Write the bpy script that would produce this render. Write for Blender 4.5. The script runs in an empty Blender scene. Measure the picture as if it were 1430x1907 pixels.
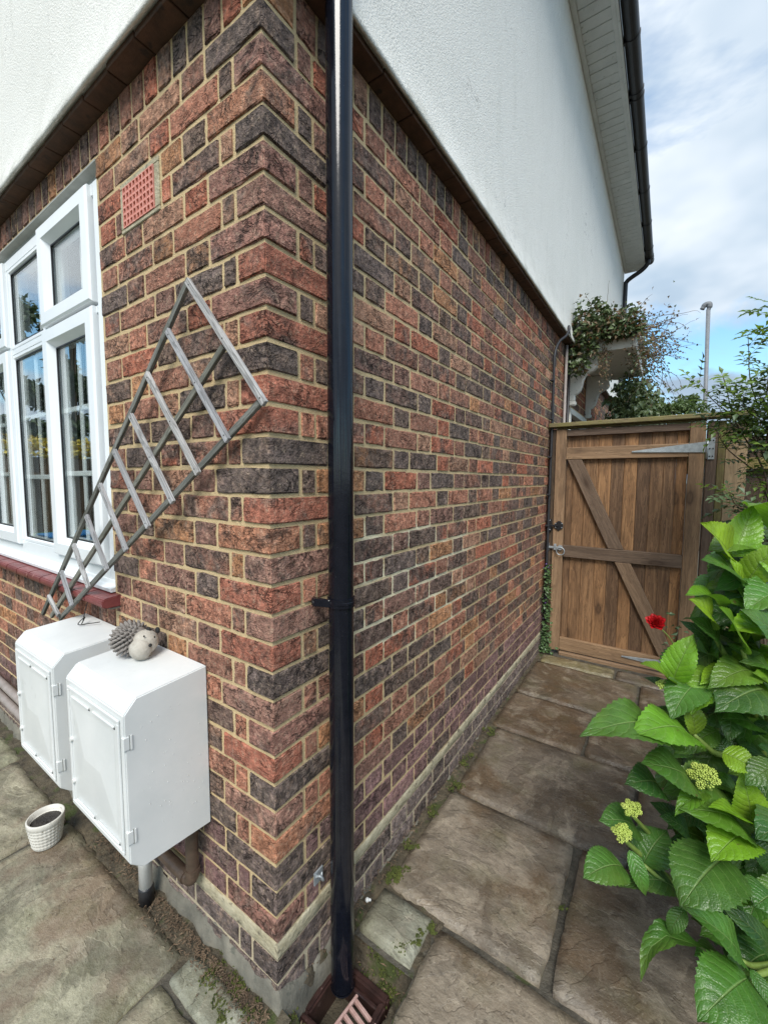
import bpy, bmesh, math, random
from mathutils import Vector, Matrix, noise
R = math.radians
random.seed(11)
SC = bpy.context.scene
COL = SC.collection

# ------------------------------------------------------------------ camera
CAM_LOC = Vector((.8003, -.6783, 1.4225))
YAW, PITCH, ROLL = -.5977, -.0784, .0042
cf = Vector((math.sin(YAW)*math.cos(PITCH), math.cos(YAW)*math.cos(PITCH), math.sin(PITCH)))
cr = Vector((math.cos(YAW), -math.sin(YAW), 0)); cu = cr.cross(cf)
cr, cu = math.cos(ROLL)*cr+math.sin(ROLL)*cu, -math.sin(ROLL)*cr+math.cos(ROLL)*cu
cam_data = bpy.data.cameras.new('camera')
cam_data.sensor_fit = 'HORIZONTAL'; cam_data.sensor_width = 36; cam_data.lens = 36*771.55/1430
cam_data.clip_start = .02; cam_data.clip_end = 2000
cam = bpy.data.objects.new('camera', cam_data); COL.objects.link(cam)
m = Matrix((cr, cu, -cf)).transposed().to_4x4(); m.translation = CAM_LOC
cam.matrix_world = m
SC.camera = cam

def to_pixel(p):
    d = Vector(p)-CAM_LOC; z = d.dot(cf)
    if z < .05: return None
    return 715+771.55*d.dot(cr)/z, 953.5-771.55*d.dot(cu)/z

# ------------------------------------------------------------------ world, sun, exposure
SUN_EL, SUN_AZ = R(50), R(152)     # azimuth clockwise from +y: a veiled sun high behind the camera
world = bpy.data.worlds.new('World'); SC.world = world; world.use_nodes = True
wt = world.node_tree; wt.nodes.clear()
def wn(t, **k):
    n = wt.nodes.new(t)
    for a, v in k.items(): setattr(n, a, v)
    return n
sky = wn('ShaderNodeTexSky', sky_type='NISHITA', sun_disc=False, sun_elevation=SUN_EL, sun_rotation=SUN_AZ, air_density=1.0, dust_density=.6, ozone_density=1.5)
tc = wn('ShaderNodeTexCoord')
sep = wn('ShaderNodeSeparateXYZ'); wt.links.new(tc.outputs['Generated'], sep.inputs[0])
def wm(op, a, b=None, c=None):
    n = wn('ShaderNodeMath', operation=op)
    for i, v in enumerate((a, b, c)):
        if v is None: continue
        if hasattr(v, 'is_linked'): wt.links.new(v, n.inputs[i])
        else: n.inputs[i].default_value = v
    return n.outputs[0]
zc = wm('ADD', wm('MAXIMUM', sep.outputs[2], 0.0), .22)
comb = wn('ShaderNodeCombineXYZ')
wt.links.new(wm('DIVIDE', sep.outputs[0], zc), comb.inputs[0]); wt.links.new(wm('DIVIDE', sep.outputs[1], zc), comb.inputs[1])
comb.inputs[2].default_value = 3.7
def wnoise(scale, detail, rough, dist=0):
    n = wn('ShaderNodeTexNoise'); wt.links.new(comb.outputs[0], n.inputs['Vector'])
    n.inputs['Scale'].default_value = scale; n.inputs['Detail'].default_value = detail
    n.inputs['Roughness'].default_value = rough; n.inputs['Distortion'].default_value = dist
    return n.outputs[0]
def wramp(f, stops):
    n = wn('ShaderNodeValToRGB'); wt.links.new(f, n.inputs[0]); e = n.color_ramp.elements
    while len(e) < len(stops): e.new(.5)
    for el, (p, c) in zip(e, stops): el.position = p; el.color = c if len(c) == 4 else (*c, 1)
    return n.outputs[0]
cover = wramp(wnoise(1.15, 7, .58, .25), [(.38, (0, 0, 0)), (.50, (1, 1, 1))])
tone = wramp(wnoise(.9, 5, .55), [(.34, (1.35, 1.8, 2.35)), (.50, (2.05, 2.6, 3.2)), (.64, (3.9, 4.15, 4.4))])
skyb = wn('ShaderNodeMix', data_type='RGBA', blend_type='MULTIPLY'); skyb.inputs[0].default_value = 1
wt.links.new(sky.outputs[0], skyb.inputs[6]); skyb.inputs[7].default_value = (.75, .95, .95, 1)
wmix = wn('ShaderNodeMix', data_type='RGBA'); wt.links.new(cover, wmix.inputs[0]); wt.links.new(skyb.outputs[2], wmix.inputs[6]); wt.links.new(tone, wmix.inputs[7])
bg = wn('ShaderNodeBackground'); bg.inputs[1].default_value = .1; wt.links.new(wmix.outputs[2], bg.inputs[0])
wo = wn('ShaderNodeOutputWorld'); wt.links.new(bg.outputs[0], wo.inputs[0])
sun = bpy.data.lights.new('sun', 'SUN'); sun.energy = 1.5; sun.angle = R(28); sun.color = (1, .96, .9)
sun_o = bpy.data.objects.new('sun', sun); COL.objects.link(sun_o)
sd = Vector((math.sin(SUN_AZ)*math.cos(SUN_EL), math.cos(SUN_AZ)*math.cos(SUN_EL), math.sin(SUN_EL)))
sun_o.rotation_euler = sd.to_track_quat('Z', 'Y').to_euler(); sun_o.location = sd*30
SC.view_settings.view_transform = 'Standard'; SC.view_settings.look = 'None'
SC.view_settings.exposure = 1.40; SC.view_settings.gamma = 1; SC.view_settings.use_curve_mapping = False
SC.render.engine = 'CYCLES'; SC.cycles.use_denoising = True; SC.cycles.denoising_prefilter = 'NONE'; SC.cycles.max_bounces = 8; SC.cycles.transparent_max_bounces = 24

# ------------------------------------------------------------------ material helper
class G:
    def __init__(s, name):
        s.m = bpy.data.materials.new(name); s.m.use_nodes = True; s.t = s.m.node_tree; s.t.nodes.clear()
        s.out = s.t.nodes.new('ShaderNodeOutputMaterial')
    def put(s, sock, v):
        if v is None: return
        if isinstance(v, bpy.types.NodeSocket): s.t.links.new(v, sock)
        else:
            if sock.type == 'RGBA' and not hasattr(v, '__len__'): v = (v, v, v, 1)
            if hasattr(v, '__len__') and sock.type == 'RGBA' and len(v) == 3: v = (*v, 1)
            sock.default_value = v
    def node(s, t, ins=None, **at):
        n = s.t.nodes.new(t)
        for k, v in at.items(): setattr(n, k, v)
        for k, v in (ins or {}).items(): s.put(n.inputs[k], v)
        return n
    def pos(s, scale=(1, 1, 1), off=None, kind='world'):
        src = s.node('ShaderNodeNewGeometry').outputs['Position'] if kind == 'world' else s.node('ShaderNodeTexCoord').outputs[kind]
        return s.node('ShaderNodeMapping', {0: src, 1: off or (0, 0, 0), 3: scale}).outputs[0]
    def noise(s, v, scale, detail=4, rough=.55, dist=0):
        return s.node('ShaderNodeTexNoise', {'Vector': v, 'Scale': scale, 'Detail': detail, 'Roughness': rough, 'Distortion': dist}).outputs[0]
    def voro(s, v, scale, feature='F1', out=0):
        return s.node('ShaderNodeTexVoronoi', {'Vector': v, 'Scale': scale}, feature=feature).outputs[out]
    def ramp(s, f, stops, interp='LINEAR'):
        n = s.node('ShaderNodeValToRGB', {0: f}); n.color_ramp.interpolation = interp; e = n.color_ramp.elements
        while len(e) < len(stops): e.new(.5)
        for el, (p, c) in zip(e, stops):
            if not hasattr(c, '__len__'): c = (c, c, c)
            el.position = p; el.color = (*c[:3], 1)
        return n.outputs[0]
    def mix(s, f, a, b, blend='MIX'):
        n = s.node('ShaderNodeMix', data_type='RGBA', blend_type=blend); s.put(n.inputs[0], f); s.put(n.inputs[6], a); s.put(n.inputs[7], b)
        return n.outputs[2]
    def math(s, op, a, b=None, c=None, clamp=False):
        n = s.node('ShaderNodeMath', operation=op, use_clamp=clamp)
        for i, v in enumerate((a, b, c)): s.put(n.inputs[i], v)
        return n.outputs[0]
    def bump(s, h, dist=.003, strength=1, normal=None):
        return s.node('ShaderNodeBump', {'Height': h, 'Distance': dist, 'Strength': strength, 'Normal': normal}).outputs[0]
    def prin(s, base, rough=.6, normal=None, **k):
        n = s.node('ShaderNodeBsdfPrincipled', {'Base Color': base, 'Roughness': rough})
        if normal is not None: s.t.links.new(normal, n.inputs['Normal'])
        for a, v in k.items(): s.put(n.inputs[a.replace('_', ' ')], v)
        return n.outputs[0]
    def done(s, sh): s.t.links.new(sh, s.out.inputs[0]); return s.m

MAT = {}
def brick_material(name, joined=False):
    g = G(name)
    if joined:
        a = g.node('ShaderNodeAttribute', attribute_name='brick_tint'); col, al = a.outputs['Color'], a.outputs['Alpha']; rnd = al
    else:
        a = g.node('ShaderNodeObjectInfo'); col, al, rnd = a.outputs['Color'], a.outputs['Alpha'], a.outputs['Random']
    base = g.node('ShaderNodeNewGeometry').outputs['Position']
    off = g.node('ShaderNodeCombineXYZ', {0: g.math('MULTIPLY', rnd, 31.0), 1: g.math('MULTIPLY', rnd, 57.0), 2: g.math('MULTIPLY', rnd, 13.0)}).outputs[0]
    v = g.node('ShaderNodeVectorMath', {0: base, 1: off}, operation='ADD').outputs[0]
    burn = g.ramp(g.math('ADD', g.noise(v, 8.5, 7, .72, .5), g.math('MULTIPLY', g.math('SUBTRACT', al, .5), .42)), [(.475, 0), (.64, 1)])
    big = g.noise(v, 30, 6, .7)
    c = g.mix(1, col, g.ramp(big, [(.3, .75), (.5, 1.25), (.7, 1.75)]), 'MULTIPLY')
    c = g.mix(g.math('MULTIPLY', burn, .88), c, g.mix(g.ramp(big, [(.35, 0), (.65, 1)]), (.045, .036, .033), (.19, .145, .122)))
    c = g.mix(g.ramp(g.noise(v, 26, 6, .75, .6), [(.52, 0), (.70, .5)]), c, (.37, .245, .175))
    c = g.mix(g.ramp(g.noise(v, 75, 5, .7), [(.54, 0), (.70, .5)]), c, (.50, .38, .27))
    pits = g.math('MAXIMUM', g.ramp(g.noise(v, 105, 4, .7), [(.54, 0), (.63, 1)]), g.ramp(g.noise(v, 240, 3, .65), [(.57, 0), (.66, 1)]))
    r2 = g.math('FRACT', g.math('MULTIPLY', rnd, 37.7))
    c = g.mix(g.math('MULTIPLY', pits, g.math('ADD', g.math('MULTIPLY', r2, .55), .18)), c, (.026, .019, .018))
    stretch = g.node('ShaderNodeMapping', {0: v, 2: (.35, .5, .6), 3: (1, 1, 1.6)}).outputs[0]
    cr_ = g.noise(stretch, 15, 4, .55, 1.3)
    crack = g.ramp(g.math('ABSOLUTE', g.math('SUBTRACT', cr_, .5)), [(.0, 1), (.012, .7), (.030, 0)])
    crackw = g.math('MULTIPLY', crack, g.ramp(g.noise(v, 9, 2), [(.46, 0), (.58, 1)]))
    c = g.mix(g.math('MULTIPLY', crackw, .5), c, (.016, .012, .012))
    mott = g.noise(v, 52, 5, .7)
    c = g.mix(g.math('ADD', g.math('MULTIPLY', g.math('FRACT', g.math('MULTIPLY', rnd, 91.3)), .6), .4), c, g.mix(1, c, g.ramp(mott, [(.34, .5), (.5, 1.12), (.64, 1.75)]), 'MULTIPLY'))
    h = g.math('ADD', g.math('ADD', g.math('MULTIPLY', big, 1.6), g.math('MULTIPLY', mott, 1.0)), g.math('MULTIPLY', g.noise(v, 190, 3, .65), -.5))
    h = g.math('ADD', h, g.math('MULTIPLY', crackw, -1.4))
    h = g.math('ADD', h, g.math('MULTIPLY', g.noise(stretch, 34, 4, .6, 1.2), .8))
    return g.done(g.prin(c, .78, g.bump(h, .0075, 1), Specular_IOR_Level=.2))
MAT['brick'] = brick_material('brick'); MAT['brick_far'] = brick_material('brick_far', True)

def mortar_material():
    g = G('mortar'); v = g.pos()
    n = g.noise(v, 40, 6, .7); f = g.noise(v, 420, 3, .7)
    c = g.mix(n, (.54, .395, .205), (.74, .575, .33))
    c = g.mix(g.ramp(g.noise(v, 7, 5, .6), [(.52, 0), (.74, .5)]), c, (.33, .26, .17))
    # paler repointed joints low on the side wall
    s = g.node('ShaderNodeSeparateXYZ', {0: g.node('ShaderNodeNewGeometry').outputs['Position']}).outputs
    def band(x, a, b, w): return g.math('MULTIPLY', g.math('SMOOTH_MIN', 1, g.math('DIVIDE', g.math('SUBTRACT', x, a), w), .1, clamp=True), g.math('DIVIDE', g.math('SUBTRACT', b, x), w, clamp=True))
    wob = g.math('MULTIPLY', g.math('SUBTRACT', g.noise(v, 3.2, 4, .6), .5), .55)
    zz = g.math('SUBTRACT', g.math('ADD', s[2], wob), g.math('MULTIPLY', s[1], -.12))
    streak = g.ramp(g.noise(g.pos((1, .8, 9)), 2.6, 3, .55), [(.43, 0), (.50, 1)])
    rep = g.math('MULTIPLY', g.math('MULTIPLY', band(s[1], .22, 1.35, .2), band(zz, .86, 1.34, .07)), streak)
    low = g.math('MULTIPLY', g.ramp(s[2], [(.12, 1), (.2, 0)]), .6)
    c = g.mix(g.math('MULTIPLY', rep, .92), c, (.84, .75, .52))
    c = g.mix(low, c, (.50, .46, .36))
    c = g.mix(g.ramp(f, [(.34, .34), (.46, 0)]), c, (.20, .145, .085))
    h = g.math('ADD', g.math('MULTIPLY', n, .9), g.math('MULTIPLY', f, .6))
    return g.done(g.prin(c, .92, g.bump(h, .005, 1)))
MAT['mortar'] = mortar_material()

def simple(name, c1, c2, scale=20, rough=.6, bump=.002, bscale=None, detail=5, stretch=(1, 1, 1), kind='world', speck=None, **k):
    g = G(name); v = g.pos(stretch, kind=kind); n = g.noise(v, scale, detail, .62)
    c = g.mix(g.ramp(n, [(.3, 0), (.7, 1)]), c1, c2)
    if speck: c = g.mix(g.ramp(g.noise(v, speck[1], 3, .6), [(speck[2], 0), (speck[2]+.08, 1)]), c, speck[0])
    nm = g.bump(g.noise(v, bscale or scale*4, 5, .65), bump, 1) if bump else None
    return g.done(g.prin(c, rough, nm, **k))

def render_material():
    g = G('roughcast_render'); v = g.pos()
    f = g.noise(v, 210, 4, .65); p = g.voro(v, 140)
    c = g.mix(g.noise(v, 2.2, 4, .55), (.74, .735, .685), (.83, .82, .77))
    c = g.mix(g.ramp(g.noise(v, 150, 3, .6), [(.60, 0), (.70, .5)]), c, (.40, .41, .38))
    st = g.pos((.6, .6, .07)); streak = g.ramp(g.noise(st, 26, 4, .6), [(.56, 0), (.80, .24)])
    zc_ = g.node('ShaderNodeSeparateXYZ', {0: v}).outputs[2]
    low = g.math('MULTIPLY', g.ramp(g.math('DIVIDE', g.math('SUBTRACT', zc_, 2.6), .5), [(.03, 1), (.2, .25), (1, 0)]), g.ramp(g.noise(v, 9, 6, .7), [(.44, 0), (.62, .75)]))
    c = g.mix(low, c, (.42, .42, .36))
    c = g.mix(g.ramp(g.noise(v, 1.3, 5, .6), [(.52, 0), (.68, .14)]), c, (.62, .63, .58))
    c = g.mix(streak, c, (.45, .46, .40))
    crk = g.ramp(g.math('ABSOLUTE', g.math('SUBTRACT', g.noise(g.pos((1, 1, 1)), 2.0, 5, .6, .8), .5)), [(0, 1), (.0035, 0)])
    c = g.mix(g.math('MULTIPLY', crk, g.ramp(g.noise(v, 1.1, 2), [(.52, 0), (.6, .55)])), c, (.2, .2, .19))
    h = g.math('ADD', f, g.math('MULTIPLY', p, .5))
    return g.done(g.prin(c, .9, g.bump(h, .0045, .7)))
MAT['render'] = render_material()
MAT['tile_brown'] = simple('creasing_tile', (.05, .028, .018), (.115, .058, .034), 18, .8, .002, speck=((.03, .02, .015), 14, .62))
MAT['sill_red'] = simple('red_quarry_tile', (.13, .030, .030), (.23, .062, .058), 14, .33, .0018, 60, speck=((.42, .24, .2), 30, .66))
MAT['upvc'] = simple('white_upvc', (.76, .80, .82), (.83, .86, .87), 3, .28, 0)
MAT['meter'] = simple('white_meter_box_plastic', (.64, .66, .65), (.73, .74, .725), 6, .3, 0, speck=((.60, .61, .6), 9, .66))
MAT['white_paint'] = simple('weathered_white_paint', (.70, .70, .65), (.82, .81, .76), 9, .55, .001, speck=((.36, .37, .32), 24, .64))
MAT['soffit'] = simple('soffit_white', (.58, .60, .58), (.70, .71, .69), 8, .5, .0006, speck=((.42, .43, .4), 30, .64))
MAT['black_gloss'] = simple('black_gloss_plastic', (.004, .005, .009), (.008, .009, .014), 30, .13, .0002, 40, speck=((.06, .06, .065), 190, .70), Specular_IOR_Level=.42)
MAT['black_plastic'] = simple('black_plastic', (.010, .010, .012), (.02, .02, .023), 30, .42, .0004, 90)
MAT['cable'] = simple('black_cable', (.014, .014, .017), (.03, .03, .034), 50, .5, 0)
MAT['lintel_grey'] = simple('grey_lintel', (.30, .31, .29), (.40, .41, .38), 20, .5, .0006)
MAT['galv'] = simple('galvanised_steel', (.30, .33, .35), (.48, .52, .54), 38, .5, .0004, 80, Metallic=.6)
MAT['pole_grey'] = simple('grey_pole', (.15, .16, .17), (.21, .22, .235), 12, .55, 0)
MAT['copper'] = simple('brown_painted_pipe', (.055, .036, .024), (.11, .072, .05), 30, .45, .0008)
MAT['grey_pipe'] = simple('grey_painted_pipe', (.22, .19, .17), (.32, .28, .26), 22, .5, .0008)
MAT['pipe_white'] = simple('white_pipe', (.60, .60, .57), (.72, .72, .70), 30, .42, .0004)
MAT['pot'] = simple('cream_glazed_pot', (.56, .54, .48), (.68, .66, .60), 26, .5, .0006, speck=((.30, .28, .23), 60, .64))
MAT['soil_wet'] = simple('dark_wet_soil', (.010, .009, .008), (.04, .034, .028), 60, .5, .006, 120)
MAT['clay_gully'] = simple('brown_glazed_clay', (.018, .010, .009), (.055, .027, .023), 22, .32, .001, speck=((.16, .1, .09), 40, .66))
MAT['grating'] = simple('pink_plastic_grating', (.30, .17, .14), (.44, .30, .27), 40, .6, .0008)
MAT['airbrick'] = simple('terracotta_airbrick', (.58, .22, .17), (.70, .32, .26), 40, .75, .0012)
MAT['cement'] = simple('cement', (.10, .096, .078), (.21, .195, .155), 13, .9, .004, 60, speck=((.10, .10, .08), 30, .62))
MAT['cement_pale'] = simple('pale_cement_band', (.30, .26, .165), (.52, .47, .335), 16, .9, .008, 60, speck=((.15, .13, .09), 22, .58))
MAT['ornament_grey'] = simple('grey_stone_ornament', (.17, .15, .135), (.30, .275, .25), 60, .85, .0015, 200)
MAT['ornament_pale'] = simple('pale_stone_ornament', (.36, .33, .28), (.50, .465, .40), 60, .85, .0018, 260)
MAT['dark'] = simple('dark_fill', (.008, .008, .008), (.016, .016, .015), 30, .8, 0)
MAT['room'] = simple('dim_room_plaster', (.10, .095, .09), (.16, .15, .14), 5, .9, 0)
MAT['curtain'] = simple('white_net_curtain', (.62, .63, .64), (.74, .75, .76), 60, .9, .0006)
MAT['rose'] = simple('red_rose_petal', (.22, .001, .004), (.48, .008, .010), 30, .45, .0006)
MAT['litter'] = simple('dry_leaf_litter', (.055, .036, .022), (.19, .13, .08), 9, .85, .001)
MAT['moss'] = simple('moss', (.035, .05, .008), (.10, .115, .02), 30, .95, .003, 200)
MAT['dirt'] = simple('damp_dirt', (.035, .028, .018), (.12, .098, .062), 22, .85, .012, 60, speck=((.05, .065, .015), 9, .56))
MAT['ground'] = simple('garden_soil', (.045, .035, .022), (.10, .085, .055), 3, .95, .02, 30)
MAT['joint'] = simple('wet_joint_mortar', (.035, .032, .025), (.11, .098, .075), 26, .7, .006, 120, speck=((.045, .055, .015), 14, .6))
MAT['grass'] = simple('lawn', (.035, .085, .012), (.075, .15, .03), 14, .9, .02, 120)
MAT['blue_plastic'] = simple('blue_plastic', (.02, .16, .38), (.03, .2, .46), 8, .4, 0)
MAT['yellow_leaf'] = simple('yellow_hedge_leaf', (.50, .36, .02), (.66, .52, .06), 20, .6, 0)
MAT['bark'] = simple('bark', (.06, .045, .03), (.14, .11, .075), 30, .9, .006, 60)
MAT['door_paint'] = simple('door_paint', (.08, .06, .05), (.12, .09, .075), 20, .5, 0)

def wood_material(name, light, dark, knots=True, green=0.0, axis=2, rough=.62, grain=1.0, vary=1.0):
    g = G(name)
    o = g.node('ShaderNodeObjectInfo')
    rnd = o.outputs['Random']
    off = g.node('ShaderNodeCombineXYZ', {0: g.math('MULTIPLY', rnd, 9.0), 1: g.math('MULTIPLY', rnd, 5.0), 2: g.math('MULTIPLY', rnd, 21.0)}).outputs[0]
    src = g.node('ShaderNodeTexCoord').outputs['Object']
    p = g.node('ShaderNodeVectorMath', {0: src, 1: off}, operation='ADD').outputs[0]
    sc = [1, 1, 1]; sc[axis] = .045
    st = g.node('ShaderNodeMapping', {0: p, 3: tuple(sc)}).outputs[0]
    warp = g.noise(p, 3.0, 3, .5)
    st2 = g.node('ShaderNodeVectorMath', {0: st, 1: g.node('ShaderNodeCombineXYZ', {0: g.math('MULTIPLY', warp, .05), 1: g.math('MULTIPLY', warp, .05)}).outputs[0]}, operation='ADD').outputs[0]
    fine = g.noise(st2, 190, 4, .6); broad = g.noise(st2, 42, 4, .6, .8)
    rings = g.math('SINE', g.math('MULTIPLY', broad, 42.0))
    c = g.mix(g.ramp(broad, [(.3, 0), (.7, 1)]), dark, light)
    c = g.mix(g.math('MULTIPLY', g.ramp(rings, [(.35, 0), (1, 1)]), .6*grain), c, tuple(x*.42 for x in dark))
    c = g.mix(g.ramp(fine, [(.52, 0), (.72, .5)]), c, tuple(x*.5 for x in dark))
    c = g.mix(vary, c, g.ramp(rnd, [(0, (.60, .60, .64)), (.5, (1, .98, .95)), (1, (1.55, 1.42, 1.18))]), 'MULTIPLY')
    if knots:
        vk = g.node('ShaderNodeMapping', {0: p, 3: tuple(.42 if i == axis else (.0 if i == 1 else 1) for i in range(3))}).outputs[0]
        vd = g.voro(vk, 6.0)
        kn = g.ramp(vd, [(.06, .75), (.10, 1), (.15, .4), (.27, 0)])
        c = g.mix(g.math('MULTIPLY', kn, .8), c, (.045, .024, .014))
    if green:
        c = g.mix(g.math('MULTIPLY', g.ramp(g.noise(p, 6, 5, .65), [(.36, 0), (.6, 1)]), green), c, (.20, .19, .055))
    stain = g.ramp(g.noise(g.node('ShaderNodeMapping', {0: p, 3: tuple(.25 if i == axis else 1 for i in range(3))}).outputs[0], 9, 4, .6), [(.5, 0), (.72, .55)])
    c = g.mix(stain, c, tuple(x*.45 for x in dark))
    h = g.math('ADD', g.math('MULTIPLY', fine, .6), g.math('MULTIPLY', rings, .12))
    return g.done(g.prin(c, rough, g.bump(h, .0022, 1), Specular_IOR_Level=.35))
MAT['gate_board'] = wood_material('gate_board_wood', (.31, .185, .10), (.14, .078, .042))
MAT['gate_frame_v'] = wood_material('gate_frame_wood_upright', (.26, .18, .122), (.155, .103, .068), grain=.7)
MAT['gate_frame_h'] = wood_material('gate_frame_wood_level', (.24, .168, .115), (.143, .096, .064), axis=0, grain=.7)
MAT['post_green'] = wood_material('algae_post_wood', (.30, .21, .11), (.18, .12, .06), green=.75, knots=False)
MAT['cap_green'] = wood_material('algae_cap_wood', (.30, .24, .14), (.17, .13, .07), green=.7, axis=0, knots=False)
MAT['post_pale'] = wood_material('pale_post_wood', (.28, .22, .155), (.19, .145, .10), knots=False, grain=.5)
MAT['post_dark'] = wood_material('dark_post_wood', (.085, .06, .042), (.045, .032, .024), knots=False)
MAT['fence_wood'] = wood_material('dark_fence_wood', (.13, .085, .055), (.06, .04, .028), knots=False)
MAT['trellis_rail'] = wood_material('grey_green_trellis_wood', (.24, .24, .215), (.13, .135, .115), knots=False, axis=0, rough=.85, vary=.3)
MAT['trellis_slat'] = wood_material('silver_trellis_wood', (.50, .50, .51), (.32, .32, .325), knots=False, axis=0, rough=.85, grain=1.2, vary=.25)

def slab_material(name, c1, c2, stain=(.10, .06, .028), green=.3, wet=.5, strata=True):
    g = G(name); o = g.node('ShaderNodeObjectInfo'); col = o.outputs['Color']
    v0 = g.node('ShaderNodeNewGeometry').outputs['Position']
    off = g.node('ShaderNodeCombineXYZ', {0: g.math('MULTIPLY', o.outputs['Random'], 17.), 1: g.math('MULTIPLY', o.outputs['Random'], 29.)}).outputs[0]
    v = g.node('ShaderNodeVectorMath', {0: v0, 1: off}, operation='ADD').outputs[0]
    lay = g.noise(g.node('ShaderNodeMapping', {0: v, 2: (0, 0, .5), 3: (1.0, 1.9, 1)}).outputs[0], 5.0, 9, .72, .9)
    big = g.noise(v, 3.2, 5, .6)
    f = g.noise(v, 130, 4, .7)
    stri = g.noise(g.node('ShaderNodeMapping', {0: v, 2: (0, 0, .5), 3: (1.0, 3.0, 1)}).outputs[0], 13, 8, .7, 1.5)
    c = g.mix(g.ramp(lay, [(.33, 0), (.66, 1)]), c1, c2)
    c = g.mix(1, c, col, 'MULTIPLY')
    c = g.mix(1, c, g.ramp(stri, [(.36, .80), (.5, 1.0), (.64, 1.22)]), 'MULTIPLY')
    c = g.mix(g.math('MULTIPLY', g.ramp(big, [(.48, 0), (.60, 1)]), .7), c, stain)
    c = g.mix(g.math('MULTIPLY', g.ramp(g.noise(v, 2.1, 6, .66, .5), [(.50, 0), (.62, 1)]), .55), c, (.055, .042, .03))
    c = g.mix(g.math('MULTIPLY', g.ramp(g.noise(v, 9, 7, .72, .6), [(.52, 0), (.66, 1)]), .5), c, (.36, .31, .235))
    c = g.mix(g.math('MULTIPLY', g.ramp(g.noise(v, 5.5, 5, .62), [(.5, 0), (.68, 1)]), green), c, (.115, .115, .05))
    c = g.mix(g.ramp(f, [(.55, 0), (.75, .4)]), c, (.34, .30, .235))
    c = g.mix(g.ramp(g.noise(v, 70, 4, .7), [(.56, 0), (.72, .55)]), c, (.035, .028, .02))
    seam = g.ramp(g.math('ABSOLUTE', g.math('SUBTRACT', g.noise(v, 4.2, 6, .62, 1.2), .5)), [(0, 1), (.010, 0)])
    c = g.mix(g.math('MULTIPLY', seam, .16), c, (.05, .038, .026))
    ln = g.math('MULTIPLY', g.noise(v, 2.6, 5, .6, .7), 11.0)
    tier = g.math('FLOOR', ln); fr_ = g.math('FRACT', ln)
    lip = g.ramp(fr_, [(0, 1), (.07, 0)])
    c = g.mix(.55, c, g.mix(1, c, g.ramp(g.math('FRACT', g.math('MULTIPLY', tier, .618)), [(0, .66), (1, 1.36)]), 'MULTIPLY'))
    c = g.mix(g.math('MULTIPLY', lip, .4), c, (.05, .04, .03))
    w = g.ramp(g.noise(v, 4.0, 3, .5), [(.40, .58), (.58, .58-.36*wet)])
    h = g.math('ADD', g.math('MULTIPLY', lay, .9), g.math('ADD', g.math('MULTIPLY', f, .45), g.math('MULTIPLY', stri, .25)))
    h = g.math('ADD', h, g.math('MULTIPLY', g.noise(v, 38, 5, .65), .7))
    h = g.math('ADD', h, g.math('MULTIPLY', g.math('ADD', tier, g.ramp(fr_, [(0, 0), (.10, 1)])), .22))
    return g.done(g.prin(c, w, g.bump(h, .0048, 1), Specular_IOR_Level=.5))
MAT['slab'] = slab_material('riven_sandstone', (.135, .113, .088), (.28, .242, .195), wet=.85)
MAT['slab_patio'] = slab_material('mossy_sandstone', (.21, .20, .15), (.40, .375, .29), stain=(.19, .125, .085), green=.55, wet=.2)
MAT['slab_grey'] = slab_material('grey_concrete_slab', (.22, .22, .175), (.31, .305, .25), stain=(.17, .16, .11), green=.3, wet=.15)

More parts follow.
